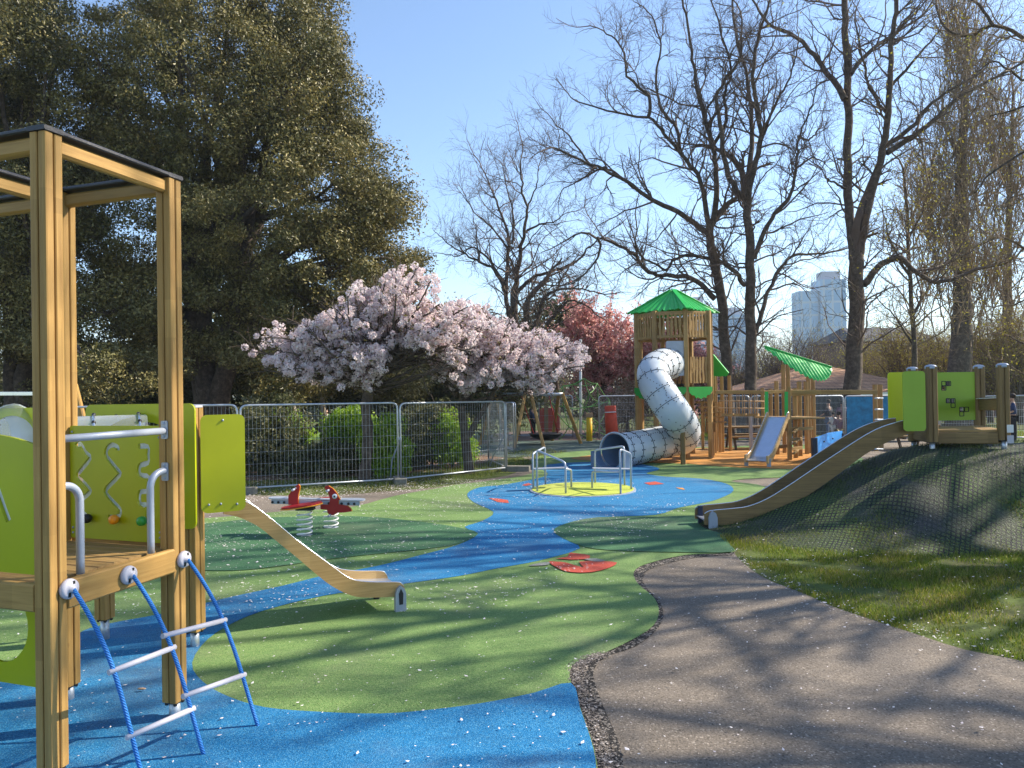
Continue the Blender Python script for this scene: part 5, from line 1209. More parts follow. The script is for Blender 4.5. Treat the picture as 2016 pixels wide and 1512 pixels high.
# ------------------------------------------------------------------ buildings
def house(name, lb, x0, x1, Y, dep, zb, ze, zr, wall, roof, cat='house', wins=(), hip=.25):
    g0 = gz((x0 + x1) / 2, Y); o = thing(name, ((x0 + x1) / 2, Y, g0), lb, cat)
    MB().extrude([(x0, Y), (x1, Y), (x1, Y + dep), (x0, Y + dep)], (0, 0, g0 - .1), (1, 0, 0), (0, 1, 0), UZ, ze - g0 + .1).build('wall', wall, o)
    ov = .35; L_ = x1 - x0; yr = Y + dep / 2
    a = [Vector((x0 - ov, Y - ov, ze)), Vector((x1 + ov, Y - ov, ze)), Vector((x1 + ov, Y + dep + ov, ze)), Vector((x0 - ov, Y + dep + ov, ze)), Vector((x0 + L_ * hip, yr, zr)), Vector((x1 - L_ * hip, yr, zr))]
    a = [v + UZ * .003 for v in a]; MB().add(a, [(0, 1, 5, 4), (1, 2, 5), (2, 3, 4, 5), (3, 0, 4), (3, 2, 1, 0)]).build('roof', roof, o)
    MB().beam((x0 - ov, Y - ov - .02, ze - .08), (x1 + ov, Y - ov - .02, ze - .08), .04, .18).build('fascia', 'white', o)
    for (wx_, wz, ww, wh) in wins:
        f = MB().plate(rrect(-ww / 2, -wh / 2, ww / 2, wh / 2, .01), (wx_, Y - .04, wz), (1, 0, 0), UZ, .05, [rrect(-ww / 2 + .09, -wh / 2 + .09, ww / 2 - .09, wh / 2 - .09, .01)]).build('window', 'white', o)
        MB().plate(rrect(-ww / 2 + .08, -wh / 2 + .08, ww / 2 - .08, wh / 2 - .08, .01), (wx_, Y - .01, wz), (1, 0, 0), UZ, .005).build('pane', 'glassd', f)
        MB().beam((wx_, Y - .05, wz - wh / 2 + .09), (wx_, Y - .05, wz + wh / 2 - .09), .05, .03, (0, 1, 0)).build('glazing_bar', 'white', f)
    return o
def brick(name, c1, c2, mc, sc=4.0, bw=.22, bh=.075):
    m, n, b, _, L = _mat(name); g = geo(n); s_ = n.nodes.new('ShaderNodeSeparateXYZ'); L.new(g.outputs['Position'], s_.inputs[0]); cb = n.nodes.new('ShaderNodeCombineXYZ')
    ad = n.nodes.new('ShaderNodeMath'); ad.operation = 'ADD'; L.new(s_.outputs[0], ad.inputs[0]); L.new(s_.outputs[1], ad.inputs[1]); L.new(ad.outputs[0], cb.inputs[0]); L.new(s_.outputs[2], cb.inputs[1])
    t = n.nodes.new('ShaderNodeTexBrick'); t.inputs['Scale'].default_value = 1; t.inputs['Brick Width'].default_value = bw; t.inputs['Row Height'].default_value = bh; t.inputs['Mortar Size'].default_value = .012
    t.inputs['Color1'].default_value = c4(c1); t.inputs['Color2'].default_value = c4(c2); t.inputs['Mortar'].default_value = c4(mc); L.new(cb.outputs[0], t.inputs['Vector'])
    L.new(t.outputs[0], b.inputs['Base Color']); b.inputs['Roughness'].default_value = .85; bump(n, b, t.outputs['Fac'], .5, -.02); return m
M['brick'] = brick('dark_red_brick', (.10, .045, .032), (.16, .07, .05), (.10, .085, .075))
M['tiles'] = brick('brown_roof_tiles', (.50, .24, .12), (.66, .37, .21), (.13, .07, .04), bw=.34, bh=.075)
M['slate'] = plain('grey_slate', (.06, .055, .055), .6, var=.3, nscale=12)
M['glassd'] = plain('window_glass', (.10, .13, .17), .12, 0, .2, 3, 1.0)
def curtain(name, c1, c2):
    m, n, b, _, L = _mat(name); g = geo(n); s_ = n.nodes.new('ShaderNodeSeparateXYZ'); L.new(g.outputs['Position'], s_.inputs[0]); cb = n.nodes.new('ShaderNodeCombineXYZ')
    ad = n.nodes.new('ShaderNodeMath'); ad.operation = 'ADD'; L.new(s_.outputs[0], ad.inputs[0]); L.new(s_.outputs[1], ad.inputs[1]); L.new(ad.outputs[0], cb.inputs[0]); L.new(s_.outputs[2], cb.inputs[1])
    t = n.nodes.new('ShaderNodeTexBrick'); t.offset = 0; t.inputs['Scale'].default_value = 1; t.inputs['Brick Width'].default_value = 2.2; t.inputs['Row Height'].default_value = 3.3; t.inputs['Mortar Size'].default_value = .28
    t.inputs['Color1'].default_value = c4(c1); t.inputs['Color2'].default_value = c4(c2); t.inputs['Mortar'].default_value = (.50, .56, .62, 1); L.new(cb.outputs[0], t.inputs['Vector'])
    L.new(t.outputs[0], b.inputs['Base Color']); b.inputs['Roughness'].default_value = .3; return m
M['curtain'] = curtain('haze_paled_glass_cladding', (.26, .42, .60), (.42, .56, .72))  # distance haze partly painted in: glass and frame colours are paled
Yp = 36.0; xa, xb = P(1480, 770, Yp).x, P(1850, 770, Yp).x; ze = P(1650, 774, Yp).z; zr = P(1650, 721, Yp + 3.5).z
house('pavilion', 'single-storey pavilion with brown tiled roof and black walls behind the playground', xa, xb, Yp, 7, 0, ze, zr, 'iron', 'tiles', 'pavilion', hip=.42)
Yh = 60; xa, xb = P(1690, 700, Yh).x, P(1840, 700, Yh).x
wz = P(1640, 700, Yh).z
house('brick_house', 'dark red brick house with white windows behind the pavilion roof', xa, xb, Yh, 9, 0, P(1700, 668, Yh).z, P(1700, 645, Yh + 4).z, 'brick', 'slate', 'house', [(P(p_, 0, Yh).x, wz, 1.3, 1.7) for p_ in (1716, 1740, 1766, 1795, 1820)], .1)
house('brick_house', 'grey house with white-framed window behind the slide platform', P(1900, 700, 50).x, P(2090, 700, 50).x, 50, 9, 0, P(1950, 715, 50).z, P(1950, 670, 54).z, 'brick', 'slate', 'house', [(P(1957, 0, 50).x, P(1957, 748, 50).z, 1.3, 1.3), (P(2005, 0, 50).x, P(1957, 748, 50).z, 1.3, 1.3)], .1)
def tower_b(lb, px0, px1, pyt, Y, dep, step=None):
    o = thing('office_tower', (P((px0 + px1) / 2, 700, Y).x, Y, gz(0, Y)), lb, 'office building', None); xa, xb = P(px0, 700, Y).x, P(px1, 700, Y).x; zt_ = P(px0, pyt, Y).z
    MB().extrude([(xa, Y), (xb, Y), (xb, Y + dep), (xa, Y + dep)], (0, 0, -2), (1, 0, 0), (0, 1, 0), UZ, zt_ + 2).build('facade', 'curtain', o)
    MB().extrude([(xa + 1, Y + 1), (xb - 1, Y + 1), (xb - 1, Y + dep - 1), (xa + 1, Y + dep - 1)], (0, 0, zt_), (1, 0, 0), (0, 1, 0), UZ, 2.2).build('roof_plant', 'greyplas', o)
    if step:
        for (a_, b_, t_) in step:
            x2, x3 = P(a_, 700, Y).x, P(b_, 700, Y).x; MB().extrude([(x2, Y + 1), (x3, Y + 1), (x3, Y + dep), (x2, Y + dep)], (0, 0, -2), (1, 0, 0), (0, 1, 0), UZ, P(a_, t_, Y).z + 2).build('wing', 'curtain', o)
    return o
tower_b('tall stepped glass office block beyond the bare trees on the right', 1618, 1668, 550, 190, 6, [(1578, 1617.5, 572)])
o = tower_b('wide haze-paled glass office block just behind the slide tower roof', 1400, 1470, 620, 230, 6)
tower_b('low glass office block behind the green tower roof', 1340, 1394, 598, 240, 6)
# ------------------------------------------------------------------ people (all far away)
M['skin'] = plain('skin', (.45, .27, .19), .6); 
for nm, c in (('c_white', (.7, .7, .68)), ('c_black', (.02, .02, .025)), ('c_navy', (.03, .05, .12)), ('c_denim', (.08, .13, .22)), ('c_mauve', (.24, .15, .18)), ('c_khaki', (.25, .22, .13)), ('c_pink', (.55, .34, .36)), ('hair', (.03, .02, .015))): M[nm] = plain(nm, c, .85, var=.2)
def skin_mesh(name, verts, edges, radii, mat, parent):
    o0 = root_origin(parent); me = bpy.data.meshes.new(name); me.from_pydata([tuple(Vector(v) - o0) for v in verts], edges, []); o = link(name, me, parent, mat)
    md = o.modifiers.new('skin', 'SKIN'); me.skin_vertices[0].data[0].use_root = True
    for i, r in enumerate(radii): me.skin_vertices[0].data[i].radius = (r, r * .85)
    sb_ = o.modifiers.new('sub', 'SUBSURF'); sb_.levels = 1; sb_.render_levels = 1; md.use_smooth_shade = True; return o
def person(g, H, rz, top, bottom, label, sit=False, arm=0.15):
    g = Vector(g); c, s_2 = math.cos(rz), math.sin(rz); k = H / 1.7
    T_ = lambda x, y, z: g + Vector((x * c - y * s_2, x * s_2 + y * c, z)) * k
    dz_ = -.46 if sit else 0
    J = dict(pel=(0, 0, .93 + dz_), ch=(0, .01, 1.28 + dz_), nk=(0, 0, 1.45 + dz_), hd=(0, .02, 1.60 + dz_))
    for sd_, n in ((-1, 'l'), (1, 'r')):
        J['sh' + n] = (.17 * sd_, 0, 1.38 + dz_); J['el' + n] = (.24 * sd_, .04, 1.12 + dz_); J['ha' + n] = (.22 * sd_, .10 + arm, .90 + dz_ + arm * .8)
        J['hp' + n] = (.09 * sd_, 0, .88 + dz_); J['kn' + n] = (.11 * sd_, .42 if sit else .03 * sd_, .48 if sit else .48); J['an' + n] = (.11 * sd_, .42 if sit else -.03, .07); J['to' + n] = (.12 * sd_, .56 if sit else .12, .03)
    o = thing('person', g, label, 'person')
    def sk(name, keys, edges, rad, mat, par): return skin_mesh(name, [T_(*J[q]) for q in keys], [(keys.index(a_), keys.index(b_)) for a_, b_ in edges], [r * k for r in rad], mat, par)
    keys = ['pel', 'ch', 'nk', 'hd', 'shl', 'ell', 'hal', 'shr', 'elr', 'har', 'hpl', 'knl', 'anl', 'tol', 'hpr', 'knr', 'anr', 'tor']
    ed = [('pel', 'ch'), ('ch', 'nk'), ('nk', 'hd'), ('ch', 'shl'), ('shl', 'ell'), ('ell', 'hal'), ('ch', 'shr'), ('shr', 'elr'), ('elr', 'har'), ('pel', 'hpl'), ('hpl', 'knl'), ('knl', 'anl'), ('anl', 'tol'), ('pel', 'hpr'), ('hpr', 'knr'), ('knr', 'anr'), ('anr', 'tor')]
    sk('body', keys, ed, [.13, .14, .05, .10, .05, .038, .03, .05, .038, .03, .075, .05, .035, .03, .075, .05, .035, .03], 'skin', o)
    sk('shirt', ['pel', 'ch', 'shl', 'ell', 'shr', 'elr'], [('pel', 'ch'), ('ch', 'shl'), ('shl', 'ell'), ('ch', 'shr'), ('shr', 'elr')], [.155, .165, .07, .055, .07, .055], top, o)
    sk('trousers', ['pel', 'hpl', 'knl', 'anl', 'hpr', 'knr', 'anr'], [('pel', 'hpl'), ('hpl', 'knl'), ('knl', 'anl'), ('pel', 'hpr'), ('hpr', 'knr'), ('knr', 'anr')], [.15, .095, .068, .055, .095, .068, .055], bottom, o)
    hc = T_(0, -.01, 1.655 + dz_); MB().ball(hc, .10 * k, (1, 1.1, .95), 12).build('hair', 'hair', o); return o
def PG(px, py): g0 = G(px, py); return g0
person(PG(1641, 868), 1.05, .3, 'c_white', 'c_white', 'small child in white standing by the mesh fence at the back')
person(PG(1652, 868), 1.45, .2, 'c_mauve', 'c_khaki', 'person in mauve top crouching beside the child in white', True)
person(PG(1632, 866), 1.50, .5, 'c_black', 'c_denim', 'person in black with a hat behind the child in white')
person(PG(1659, 864), 1.45, -.4, 'c_mauve', 'c_black', 'person in dark mauve nearest the blue sheeted fence')
person(PG(1995, 872), 1.62, 1.2, 'c_navy', 'c_black', 'person in navy standing at the right edge beyond the mound')
person(PG(1975, 862), 1.2, .8, 'c_pink', 'c_denim', 'small person in pale top beside the person in navy')
person(PG(1922, 862), 1.45, .8, 'c_black', 'c_denim', 'person in black seen under the platform cross bar')
person(PG(1305, 866), 1.1, .2, 'c_white', 'c_pink', 'small child in white behind the lower bend of the tube slide')
person(PG(1050, 864), 1.5, .9, 'c_navy', 'c_black', 'person in dark clothes standing behind the swing frame')
person(PG(644, 868), 1.6, .9, 'c_white', 'c_denim', 'person in white and denim walking beyond the shrubs, left of two')
person(PG(679, 868), 1.5, .4, 'c_white', 'c_mauve', 'person in pale pink walking beyond the shrubs, right of two')
# ------------------------------------------------------------------ leafy crowns
def crown_clumps(rng, lobes, n_clump, cr, flat=0.75, shell=(0.55, 1.0)):
    """clump centres spread through the outer shell of ellipsoid lobes (cx, cy, cz, rx, ry, rz)"""
    w = np.array([l[3] * l[5] for l in lobes]); w = w / w.sum(); idx = rng.choice(len(lobes), n_clump, p=w); Lb = np.array(lobes)[idx]
    d = unit(rng.normal(size=(n_clump, 3))); r = rng.uniform(shell[0], shell[1], (n_clump, 1)) ** .6
    return Lb[:, :3] + d * r * Lb[:, 3:], d
def leafy(rng, C, per, cr, size, aspect, flat=.7):
    n = len(C); i = np.repeat(np.arange(n), per); off = rng.normal(size=(len(i), 3)); off = unit(off) * rng.random((len(i), 1)) ** .45; sc = cr * rng.uniform(.6, 1.35, n)[i]
    off = off * sc[:, None] * np.array([1, 1, flat]); return leaves(rng, C[i] + off, size, aspect, unit(off) * 1.3 + np.array([0, 0, .5]))
def lobe_px(px, py, rp, Y, ry=None, dy=None):
    c = P(px, py, Y); r = rp / F * Y; return (c.x, c.y, c.z, r, dy or r, (ry or rp) / F * Y)
def limbs_mesh(rng, root, base, forks, targets, r0, mat, K=10, name='trunk'):
    """trunk from base up through forks; limbs out to targets"""
    parts = []; base = np.array(base)
    for t in targets:
        f = forks[rng.integers(0, len(forks))]; f = np.array(f); t = np.array(t); L_ = np.linalg.norm(t - f); m = f + (t - f) * .5 + np.array([0, 0, L_ * .08]) + rng.normal(size=3) * L_ * .07
        s = np.linspace(0, 1, K)[:, None]; p = f * (1 - s) ** 2 + m * 2 * s * (1 - s) + t * s ** 2 + rng.normal(size=(K, 3)) * .02 * L_ / 3; p[0] = f
        parts.append(tube_batch(p[None], np.linspace(r0 * .42, r0 * .06, K)[None], 6))
    return parts
def leafy_tree(name, label, seed, base, forks, lobes, n_clump, per, cr, size, mat, r0, bark='bark', cat='tree', ntar=26, aspect=.45, group=None, flat=.7, shell=(.55, 1.0), leafname='crown', xt=None):
    rng = np.random.default_rng(seed); base = Vector(base); root = thing(name, base, label, cat, group); C, d = crown_clumps(rng, lobes, n_clump, cr, shell=shell)
    parts = []
    prev = np.array([base.x, base.y, base.z - .05])
    for f in forks:
        K = 9; s = np.linspace(0, 1, K)[:, None]; p = prev * (1 - s) + np.array(f) * s + rng.normal(size=(K, 3)) * r0 * .18 * np.sin(s * math.pi); r = np.linspace(r0, r0 * .62, K); r[0] = r0 * 1.3
        parts.append(tube_batch(p[None], r[None], 10))
    parts += limbs_mesh(rng, root, base, forks, C[rng.choice(len(C), min(ntar, len(C)), replace=False)], r0, bark)
    if xt: parts += xt(rng)
    V, Fq = merge(parts); np_mesh('trunk', V, Fq, bark, root, True)
    v, f = leafy(rng, C, per, cr, size, aspect, flat); np_mesh(leafname, v, f, mat, root)
    return root, C
# big evergreen oaks, left
Y1 = 24.0
L1 = [lobe_px(430, 190, 240, Y1), lobe_px(575, 200, 140, Y1 - 1), lobe_px(665, 380, 120, Y1 - 1.5), lobe_px(560, 420, 200, Y1 - 1), lobe_px(330, 420, 190, Y1), lobe_px(470, 40, 200, Y1 + 1), lobe_px(570, 80, 90, Y1, 90), lobe_px(640, 560, 150, Y1 - 1, 130),
      lobe_px(420, 610, 210, Y1 + 1, 120), lobe_px(735, 470, 85, Y1 - 1, 120), lobe_px(770, 400, 38, Y1 - 1, 60), lobe_px(662, 200, 52, Y1 - 1, 80), lobe_px(600, 690, 190, Y1 + 1, 80), lobe_px(750, 700, 110, Y1 + 2, 90), lobe_px(712, 290, 45, Y1 - 1, 60), lobe_px(770, 520, 60, Y1, 60)]
gb1 = P(420, 850, Y1); gb1.z = gz(gb1.x, gb1.y)
leafy_tree('evergreen_oak', 'huge dark evergreen oak filling the left half behind the pink cherry', 41, gb1, [P(400, 600, Y1), P(470, 560, Y1 - .5), P(360, 480, Y1 + .5)], L1, 1000, 430, .70, .054, 'oak', .38, ntar=70)
L2 = [lobe_px(40, 230, 190, 22), lobe_px(150, 130, 150, 23), lobe_px(-60, 420, 220, 22), lobe_px(60, 560, 170, 22.5, 150), lobe_px(200, 640, 160, 22.5, 110), lobe_px(230, 740, 120, 20, 50), lobe_px(-100, 100, 200, 23), lobe_px(60, 60, 90, 23), lobe_px(100, 390, 120, 21.5, 120), lobe_px(40, 720, 140, 21, 70)]
gb2 = P(40, 860, 22); gb2.z = gz(gb2.x, gb2.y)
leafy_tree('evergreen_oak', 'dark evergreen oak at the far left edge behind the tall timber posts', 42, gb2, [P(60, 640, 22), P(20, 560, 22.4)], L2, 680, 400, .68, .054, 'oak', .34, ntar=40)
# dark yew mass low down behind, closing the view under the oaks
L3 = [lobe_px(x, y, 120, 30, 75) for x, y in ((-100, 760), (80, 770), (250, 775), (420, 740), (600, 730), (760, 745), (880, 740), (330, 660), (520, 650), (960, 770))]
gb3 = P(560, 850, 30); gb3.z = gz(gb3.x, gb3.y)
leafy_tree('yew_hedge', 'tall dark yew mass low behind the oak trunks and cherry', 43, gb3, [P(420, 760, 30), P(760, 770, 30)], L3, 620, 150, .9, .11, 'shrubd', .2, cat='hedge', shell=(.2, 1))
# shrubs behind the fence
def shrub(lb, px, py, rp, ry, Y, n, per, mat, seed, size=.048, cr=.30, group='shrubs behind the temporary fence'):
    g0 = P(px, py, Y); gg = Vector((g0.x, Y, gz(g0.x, Y))); lob = [lobe_px(px, py, rp, Y, ry), lobe_px(px - rp * .4, py + ry * .3, rp * .6, Y, ry * .6), lobe_px(px + rp * .4, py + ry * .35, rp * .6, Y, ry * .6)]
    return leafy_tree('shrub', lb, seed, gg, [Vector((gg.x, gg.y, gg.z + .25))], lob, n, per, cr, size, mat, .04, cat='shrub', ntar=14, group=group, leafname='foliage', shell=(.35, 1.35))
shrub('bright green shrub right of the left cherry trunk', 762, 880, 34, 50, 17.2, 90, 110, 'shrubg', 51)
shrub('bright green bushy shrub just left of the left cherry trunk', 690, 850, 46, 42, 18.6, 110, 110, 'shrubg', 52)
shrub('dull green shrub at the left end behind the fence', 530, 860, 60, 70, 18.0, 150, 110, 'shrubd', 53)
shrub('green shrub left of the two walking people', 560, 855, 42, 40, 19.5, 90, 90, 'shrubg', 54)
shrub('low dark shrub in the shade before the pale trunk', 640, 905, 90, 28, 18.0, 150, 90, 'shrubd', 55)
shrub('grey-green shrub behind the right fence panel', 850, 850, 60, 55, 19.5, 150, 110, 'shrubd', 56)
shrub('green shrub left of the right cherry trunk', 890, 868, 34, 44, 19.0, 80, 90, 'shrubg', 57)
shrub('dark shrub between the cherry trunks', 806, 872, 36, 44, 18.6, 90, 90, 'shrubd', 58)
# pale-trunked tree in the shrubs
def plain_trunk(lb, px0, py0, px1, py1, Y, r, mat, group=None):
    g0 = P(px0, py0, Y); g0.z = gz(g0.x, Y); t = P(px1, py1, Y); rng = np.random.default_rng(int(px0)); root = thing('birch_tree', g0, lb, 'tree', group)
    K = 12; s = np.linspace(0, 1, K)[:, None]; p = np.array(g0) * (1 - s) + np.array(t) * s + rng.normal(size=(K, 3)) * .03; V, Fq = tube_batch(p[None], np.linspace(r, r * .6, K)[None], 9); np_mesh('trunk', V, Fq, mat, root, True)
    L_ = [lobe_px(px1, py1 - 40, 60, Y, 60)]; C, _ = crown_clumps(rng, L_, 40, .4); v, f = leafy(rng, C, 90, .4, .06, .45); np_mesh('crown', v, f, 'oak', root)
plain_trunk('pale-barked trunk among the shrubs behind the fence', 590, 880, 570, 770, 20.5, .17, 'barkpale')
plain_trunk('thin pale trunk further back behind the walking people', 638, 845, 634, 760, 27, .14, 'barkpale')

# ------------------------------------------------------------------ cherries in blossom
def blossom_balls(rng, C, r, per=26, size=.032):
    n = len(C); i = np.repeat(np.arange(n), per); d = unit(rng.normal(size=(len(i), 3))); rr_ = (r * rng.uniform(.65, 1.3, n))[i][:, None] * rng.uniform(.7, 1.05, (len(i), 1)); c = C[i] + d * rr_ * np.array([1, 1, .9])
    N = unit(d + rng.normal(size=d.shape) * .5); a = unit(np.cross(N, unit(rng.normal(size=d.shape)))); b = np.cross(N, a); s = size * rng.uniform(.6, 1.25, (len(i), 1))
    V = np.stack([c - a * s, c + b * s + N * s * .3, c + a * s, c - b * s + N * s * .3], 1); return V.reshape(-1, 3), np.arange(4 * len(i)).reshape(-1, 4)
def sample_poly(rng, poly, n):
    xs = [p[0] for p in poly]; ys = [p[1] for p in poly]; X = rng.uniform(min(xs), max(xs), n * 4); Y = rng.uniform(min(ys), max(ys), n * 4); k = in_poly(X, Y, poly); return X[k][:n], Y[k][:n]
def cherry(lb, seed, trunk, forks, poly, Y, dep, nb, nlimb, r0, extra_limbs=()):
    rng = np.random.default_rng(seed); g0 = P(trunk[0][0], trunk[0][1], Y); g0.z = gz(g0.x, g0.y); root = thing('cherry_tree', g0, lb, 'cherry tree', 'cherry trees in blossom')
    parts = []; tp_ = [Vector((g0.x, g0.y, g0.z - .05))] + [P(a, b, Y) for a, b in trunk[1:]]; c = np.array([tuple(p) for p in catmull(tp_, 4)]); r = np.linspace(r0, r0 * .72, len(c)); r[0] *= 1.35; r[1] *= 1.15
    parts.append(tube_batch(c[None], (r * (1 + .07 * rng.normal(size=len(c))))[None], 10)); fk = [np.array(P(a, b, Y)) for a, b in forks]
    for el in extra_limbs:
        c = np.array([tuple(p) for p in catmull([P(a, b, Y) for a, b in el], 5)]); parts.append(tube_batch(c[None], np.linspace(r0 * .6, r0 * .3, len(c))[None], 8))
    X, Yp_ = sample_poly(rng, poly, nlimb); vx = np.array(poly, float); mc_ = vx.mean(0); vx = mc_ + (vx - mc_) * .96; X = np.concatenate([X, vx[:, 0], vx[:, 0]]); Yp_ = np.concatenate([Yp_, vx[:, 1], vx[:, 1] + 6]); cx = sum(p[0] for p in poly) / len(poly); ctr = []
    allp = []
    for x_, y_ in zip(X, Yp_):
        yy = Y + rng.uniform(-dep, dep) * .9; t = np.array(P(x_, y_, yy)); f = fk[np.argmin([np.linalg.norm(q - t) * rng.uniform(.7, 1.3) for q in fk])]; L_ = np.linalg.norm(t - f); K = 10
        m = f + (t - f) * .45 + np.array([0, 0, L_ * .10]) + rng.normal(size=3) * .09 * L_; s = np.linspace(0, 1, K)[:, None]; p = f * (1 - s) ** 2 + m * 2 * s * (1 - s) + t * s ** 2 + rng.normal(size=(K, 3)) * .02; p[0] = f
        parts.append(tube_batch(p[None], np.linspace(r0 * .30, .012, K)[None], 6)); allp.append(p)
    A_ = np.stack(allp); rad = np.repeat(np.linspace(r0 * .3, .012, 10)[None], len(A_), 0); s, d, r_ = spawn(rng, A_, rad, 9, .35, 1, (.4, 1.1), .5)
    p1 = branch_batch(rng, s, d, rng.uniform(.25, .7, len(s)), 5, .24, .04); rb = np.maximum(r_, .009)[:, None] * np.linspace(1, .4, 6)[None]; parts.append(tube_batch(p1, rb, 4))
    V, Fq = merge(parts); np_mesh('trunk', V, Fq, 'bark', root, True)
    # blossom balls along the fine branches and the outer limbs, kept where the crown stands
    cand = np.concatenate([p1[:, 2:].reshape(-1, 3), A_[:, 5:].reshape(-1, 3)]); Rm = np.array(R3); q = (cand - np.array(CO)) @ Rm; ok = in_poly(1008 + F * q[:, 0] / -q[:, 2], 756 - F * q[:, 1] / -q[:, 2], poly); cand = cand[ok]
    tips = cand[rng.integers(0, len(cand), 260)]; dd = np.stack([np.linalg.norm(cand - t, axis=1) for t in tips[:60]], 1).min(1); cand = cand[(dd > .16)]
    cand = cand[rng.integers(0, len(cand), nb)] + rng.normal(size=(nb, 3)) * .07
    v, f = blossom_balls(rng, cand, .088, 56, .0245); np_mesh('blossom', v, f, 'pink', root)
    v, f = leaves(rng, cand[rng.integers(0, nb, nb * 2)] + rng.normal(size=(nb * 2, 3)) * .12, .045, .4); o = np_mesh('young_leaf', v, f, 'bronzeleaf', root); o['kind'] = 'stuff'
M['bronzeleaf'] = leafmat('young_bronze_leaves', [(.10, .09, .02), (.18, .15, .04), (.16, .09, .04)], .5, .3)
CP1 = [(475, 680), (500, 690), (512, 665), (555, 628), (600, 640), (625, 640), (660, 610), (680, 575), (700, 560), (730, 575), (760, 550), (785, 518), (825, 520), (855, 548), (875, 595), (930, 600), (960, 640), (940, 690), (900, 720), (860, 690), (800, 680), (765, 710), (738, 770), (705, 755), (640, 750), (560, 735), (510, 725)]
CP2 = [(850, 600), (900, 590), (950, 612), (1000, 635), (1040, 655), (1090, 655), (1130, 680), (1165, 690), (1160, 715), (1110, 730), (1080, 770), (1050, 775), (1000, 750), (970, 760), (925, 775), (880, 750), (850, 730), (845, 680)]
cherry('pale pink cherry in full blossom on the left, its trunk behind the middle fence panel', 61, [(716, 948), (722, 900), (724, 850), (720, 800), (727, 768)], [(727, 770), (745, 740), (775, 722), (700, 745)], CP1, 16.3, 1.5, 1750, 60, .135, [[(727, 768), (745, 738), (790, 715), (830, 692)]])
cherry('pale pink cherry in full blossom on the right, with a forked leaning trunk', 62, [(924, 918), (918, 880), (913, 840), (908, 800)], [(906, 790), (950, 770), (985, 735), (900, 780)], CP2, 17.6, 1.5, 1500, 52, .13, [[(922, 860), (940, 825), (965, 785), (988, 740)], [(985, 742), (1030, 715), (1080, 712), (1130, 708)]])

# ------------------------------------------------------------------ red-pink flowering trees
def haze_tree(name, lb, seed, base_px, Y, lobes, n, mat_b, leafmat_, nl, size, r0=.12, group=None, cat='tree', up=.05, L_=(1.4, .7, .35)):
    rng = np.random.default_rng(seed); g0 = P(base_px[0], base_px[1], Y); g0.z = gz(g0.x, Y); root = thing(name, g0, lb, cat, group); b = np.array([g0.x, g0.y, g0.z - .05]); fork = np.array(P(base_px[0], base_px[1] - base_px[2], Y))
    Cc, _ = crown_clumps(rng, lobes, n, .3, shell=(.15, 1)); parts = []; K = 8; s = np.linspace(0, 1, K)[:, None]
    p = b * (1 - s) + fork * s; parts.append(tube_batch(p[None], np.linspace(r0 * 1.2, r0, K)[None], 9)); A_ = []
    for t in Cc:
        Ld = np.linalg.norm(t - fork); m = fork + (t - fork) * .45 + np.array([0, 0, Ld * .15]) + rng.normal(size=3) * .09 * Ld; p = fork * (1 - s) ** 2 + m * 2 * s * (1 - s) + t * s ** 2; A_.append(p)
    A_ = np.stack(A_); ra = np.repeat(np.linspace(r0 * .4, .012, K)[None], len(A_), 0); parts.append(tube_batch(A_, ra, 5)); V, Fq = merge(parts); np_mesh('trunk', V, Fq, mat_b[0], root, True)
    s1_, d1, r1 = spawn(rng, A_, ra, 8, .25, 1, (.4, 1.1), .5); p1 = branch_batch(rng, s1_, d1, L_[0] * rng.uniform(.4, 1.2, len(s1_)), 5, .2, up); rb = np.maximum(r1, .009)[:, None] * np.linspace(1, .4, 6)[None]
    s2_, d2, r2 = spawn(rng, p1, rb, 5, .1, 1, (.4, 1.0), .6); p2 = branch_batch(rng, s2_, d2, L_[1] * rng.uniform(.4, 1.2, len(s2_)), 4, .22, up); rc = np.maximum(r2, .007)[:, None] * np.linspace(1, .5, 5)[None]
    V, Fq = merge([tube_batch(p1, rb, 3), tube_batch(p2, rc, 3)]); np_mesh('crown', V, Fq, mat_b[1], root)
    if nl:
        cand = p2.reshape(-1, 3); C = cand[rng.integers(0, len(cand), nl)] + rng.normal(size=(nl, 3)) * .06; v, f = leaves(rng, C, size, .6); o = np_mesh('bud', v, f, leafmat_, root); o['kind'] = 'stuff'
    return root
M['twigred'] = plain('reddish_twigs', (.26, .13, .10), .8)
M['pinkdull'] = leafmat('dull_cream_pink', [(.35, .25, .2), (.55, .42, .38), (.3, .22, .14)], .6, .3)
haze_tree('red_blossom_tree', 'dusky red flowering tree left of the slide tower', 71, (1190, 800, 40), 36, [lobe_px(1190, 690, 90, 36, 85), lobe_px(1130, 680, 60, 36, 70), lobe_px(1235, 720, 70, 35.5, 60), lobe_px(1150, 620, 40, 36, 40)], 50, ('bark', 'twigred'), 'redbud', 34000, .07, .2, 'red flowering trees')
haze_tree('red_blossom_tree', 'rosy flowering tree seen through the slide tower opening', 72, (1330, 810, 40), 36, [lobe_px(1330, 700, 75, 36, 60), lobe_px(1270, 690, 60, 36, 70), lobe_px(1380, 740, 40, 36, 40)], 40, ('bark', 'twigred'), 'redbud', 26000, .07, .16, 'red flowering trees')
haze_tree('flowering_shrub', 'pale cream and pink shrub at the foot of the red tree', 73, (1235, 850, 20), 34.5, [lobe_px(1240, 805, 45, 34.5, 42), lobe_px(1200, 815, 35, 34.5, 30)], 34, ('bark', 'twig2'), 'pinkdull', 9000, .04, .08, cat='shrub')
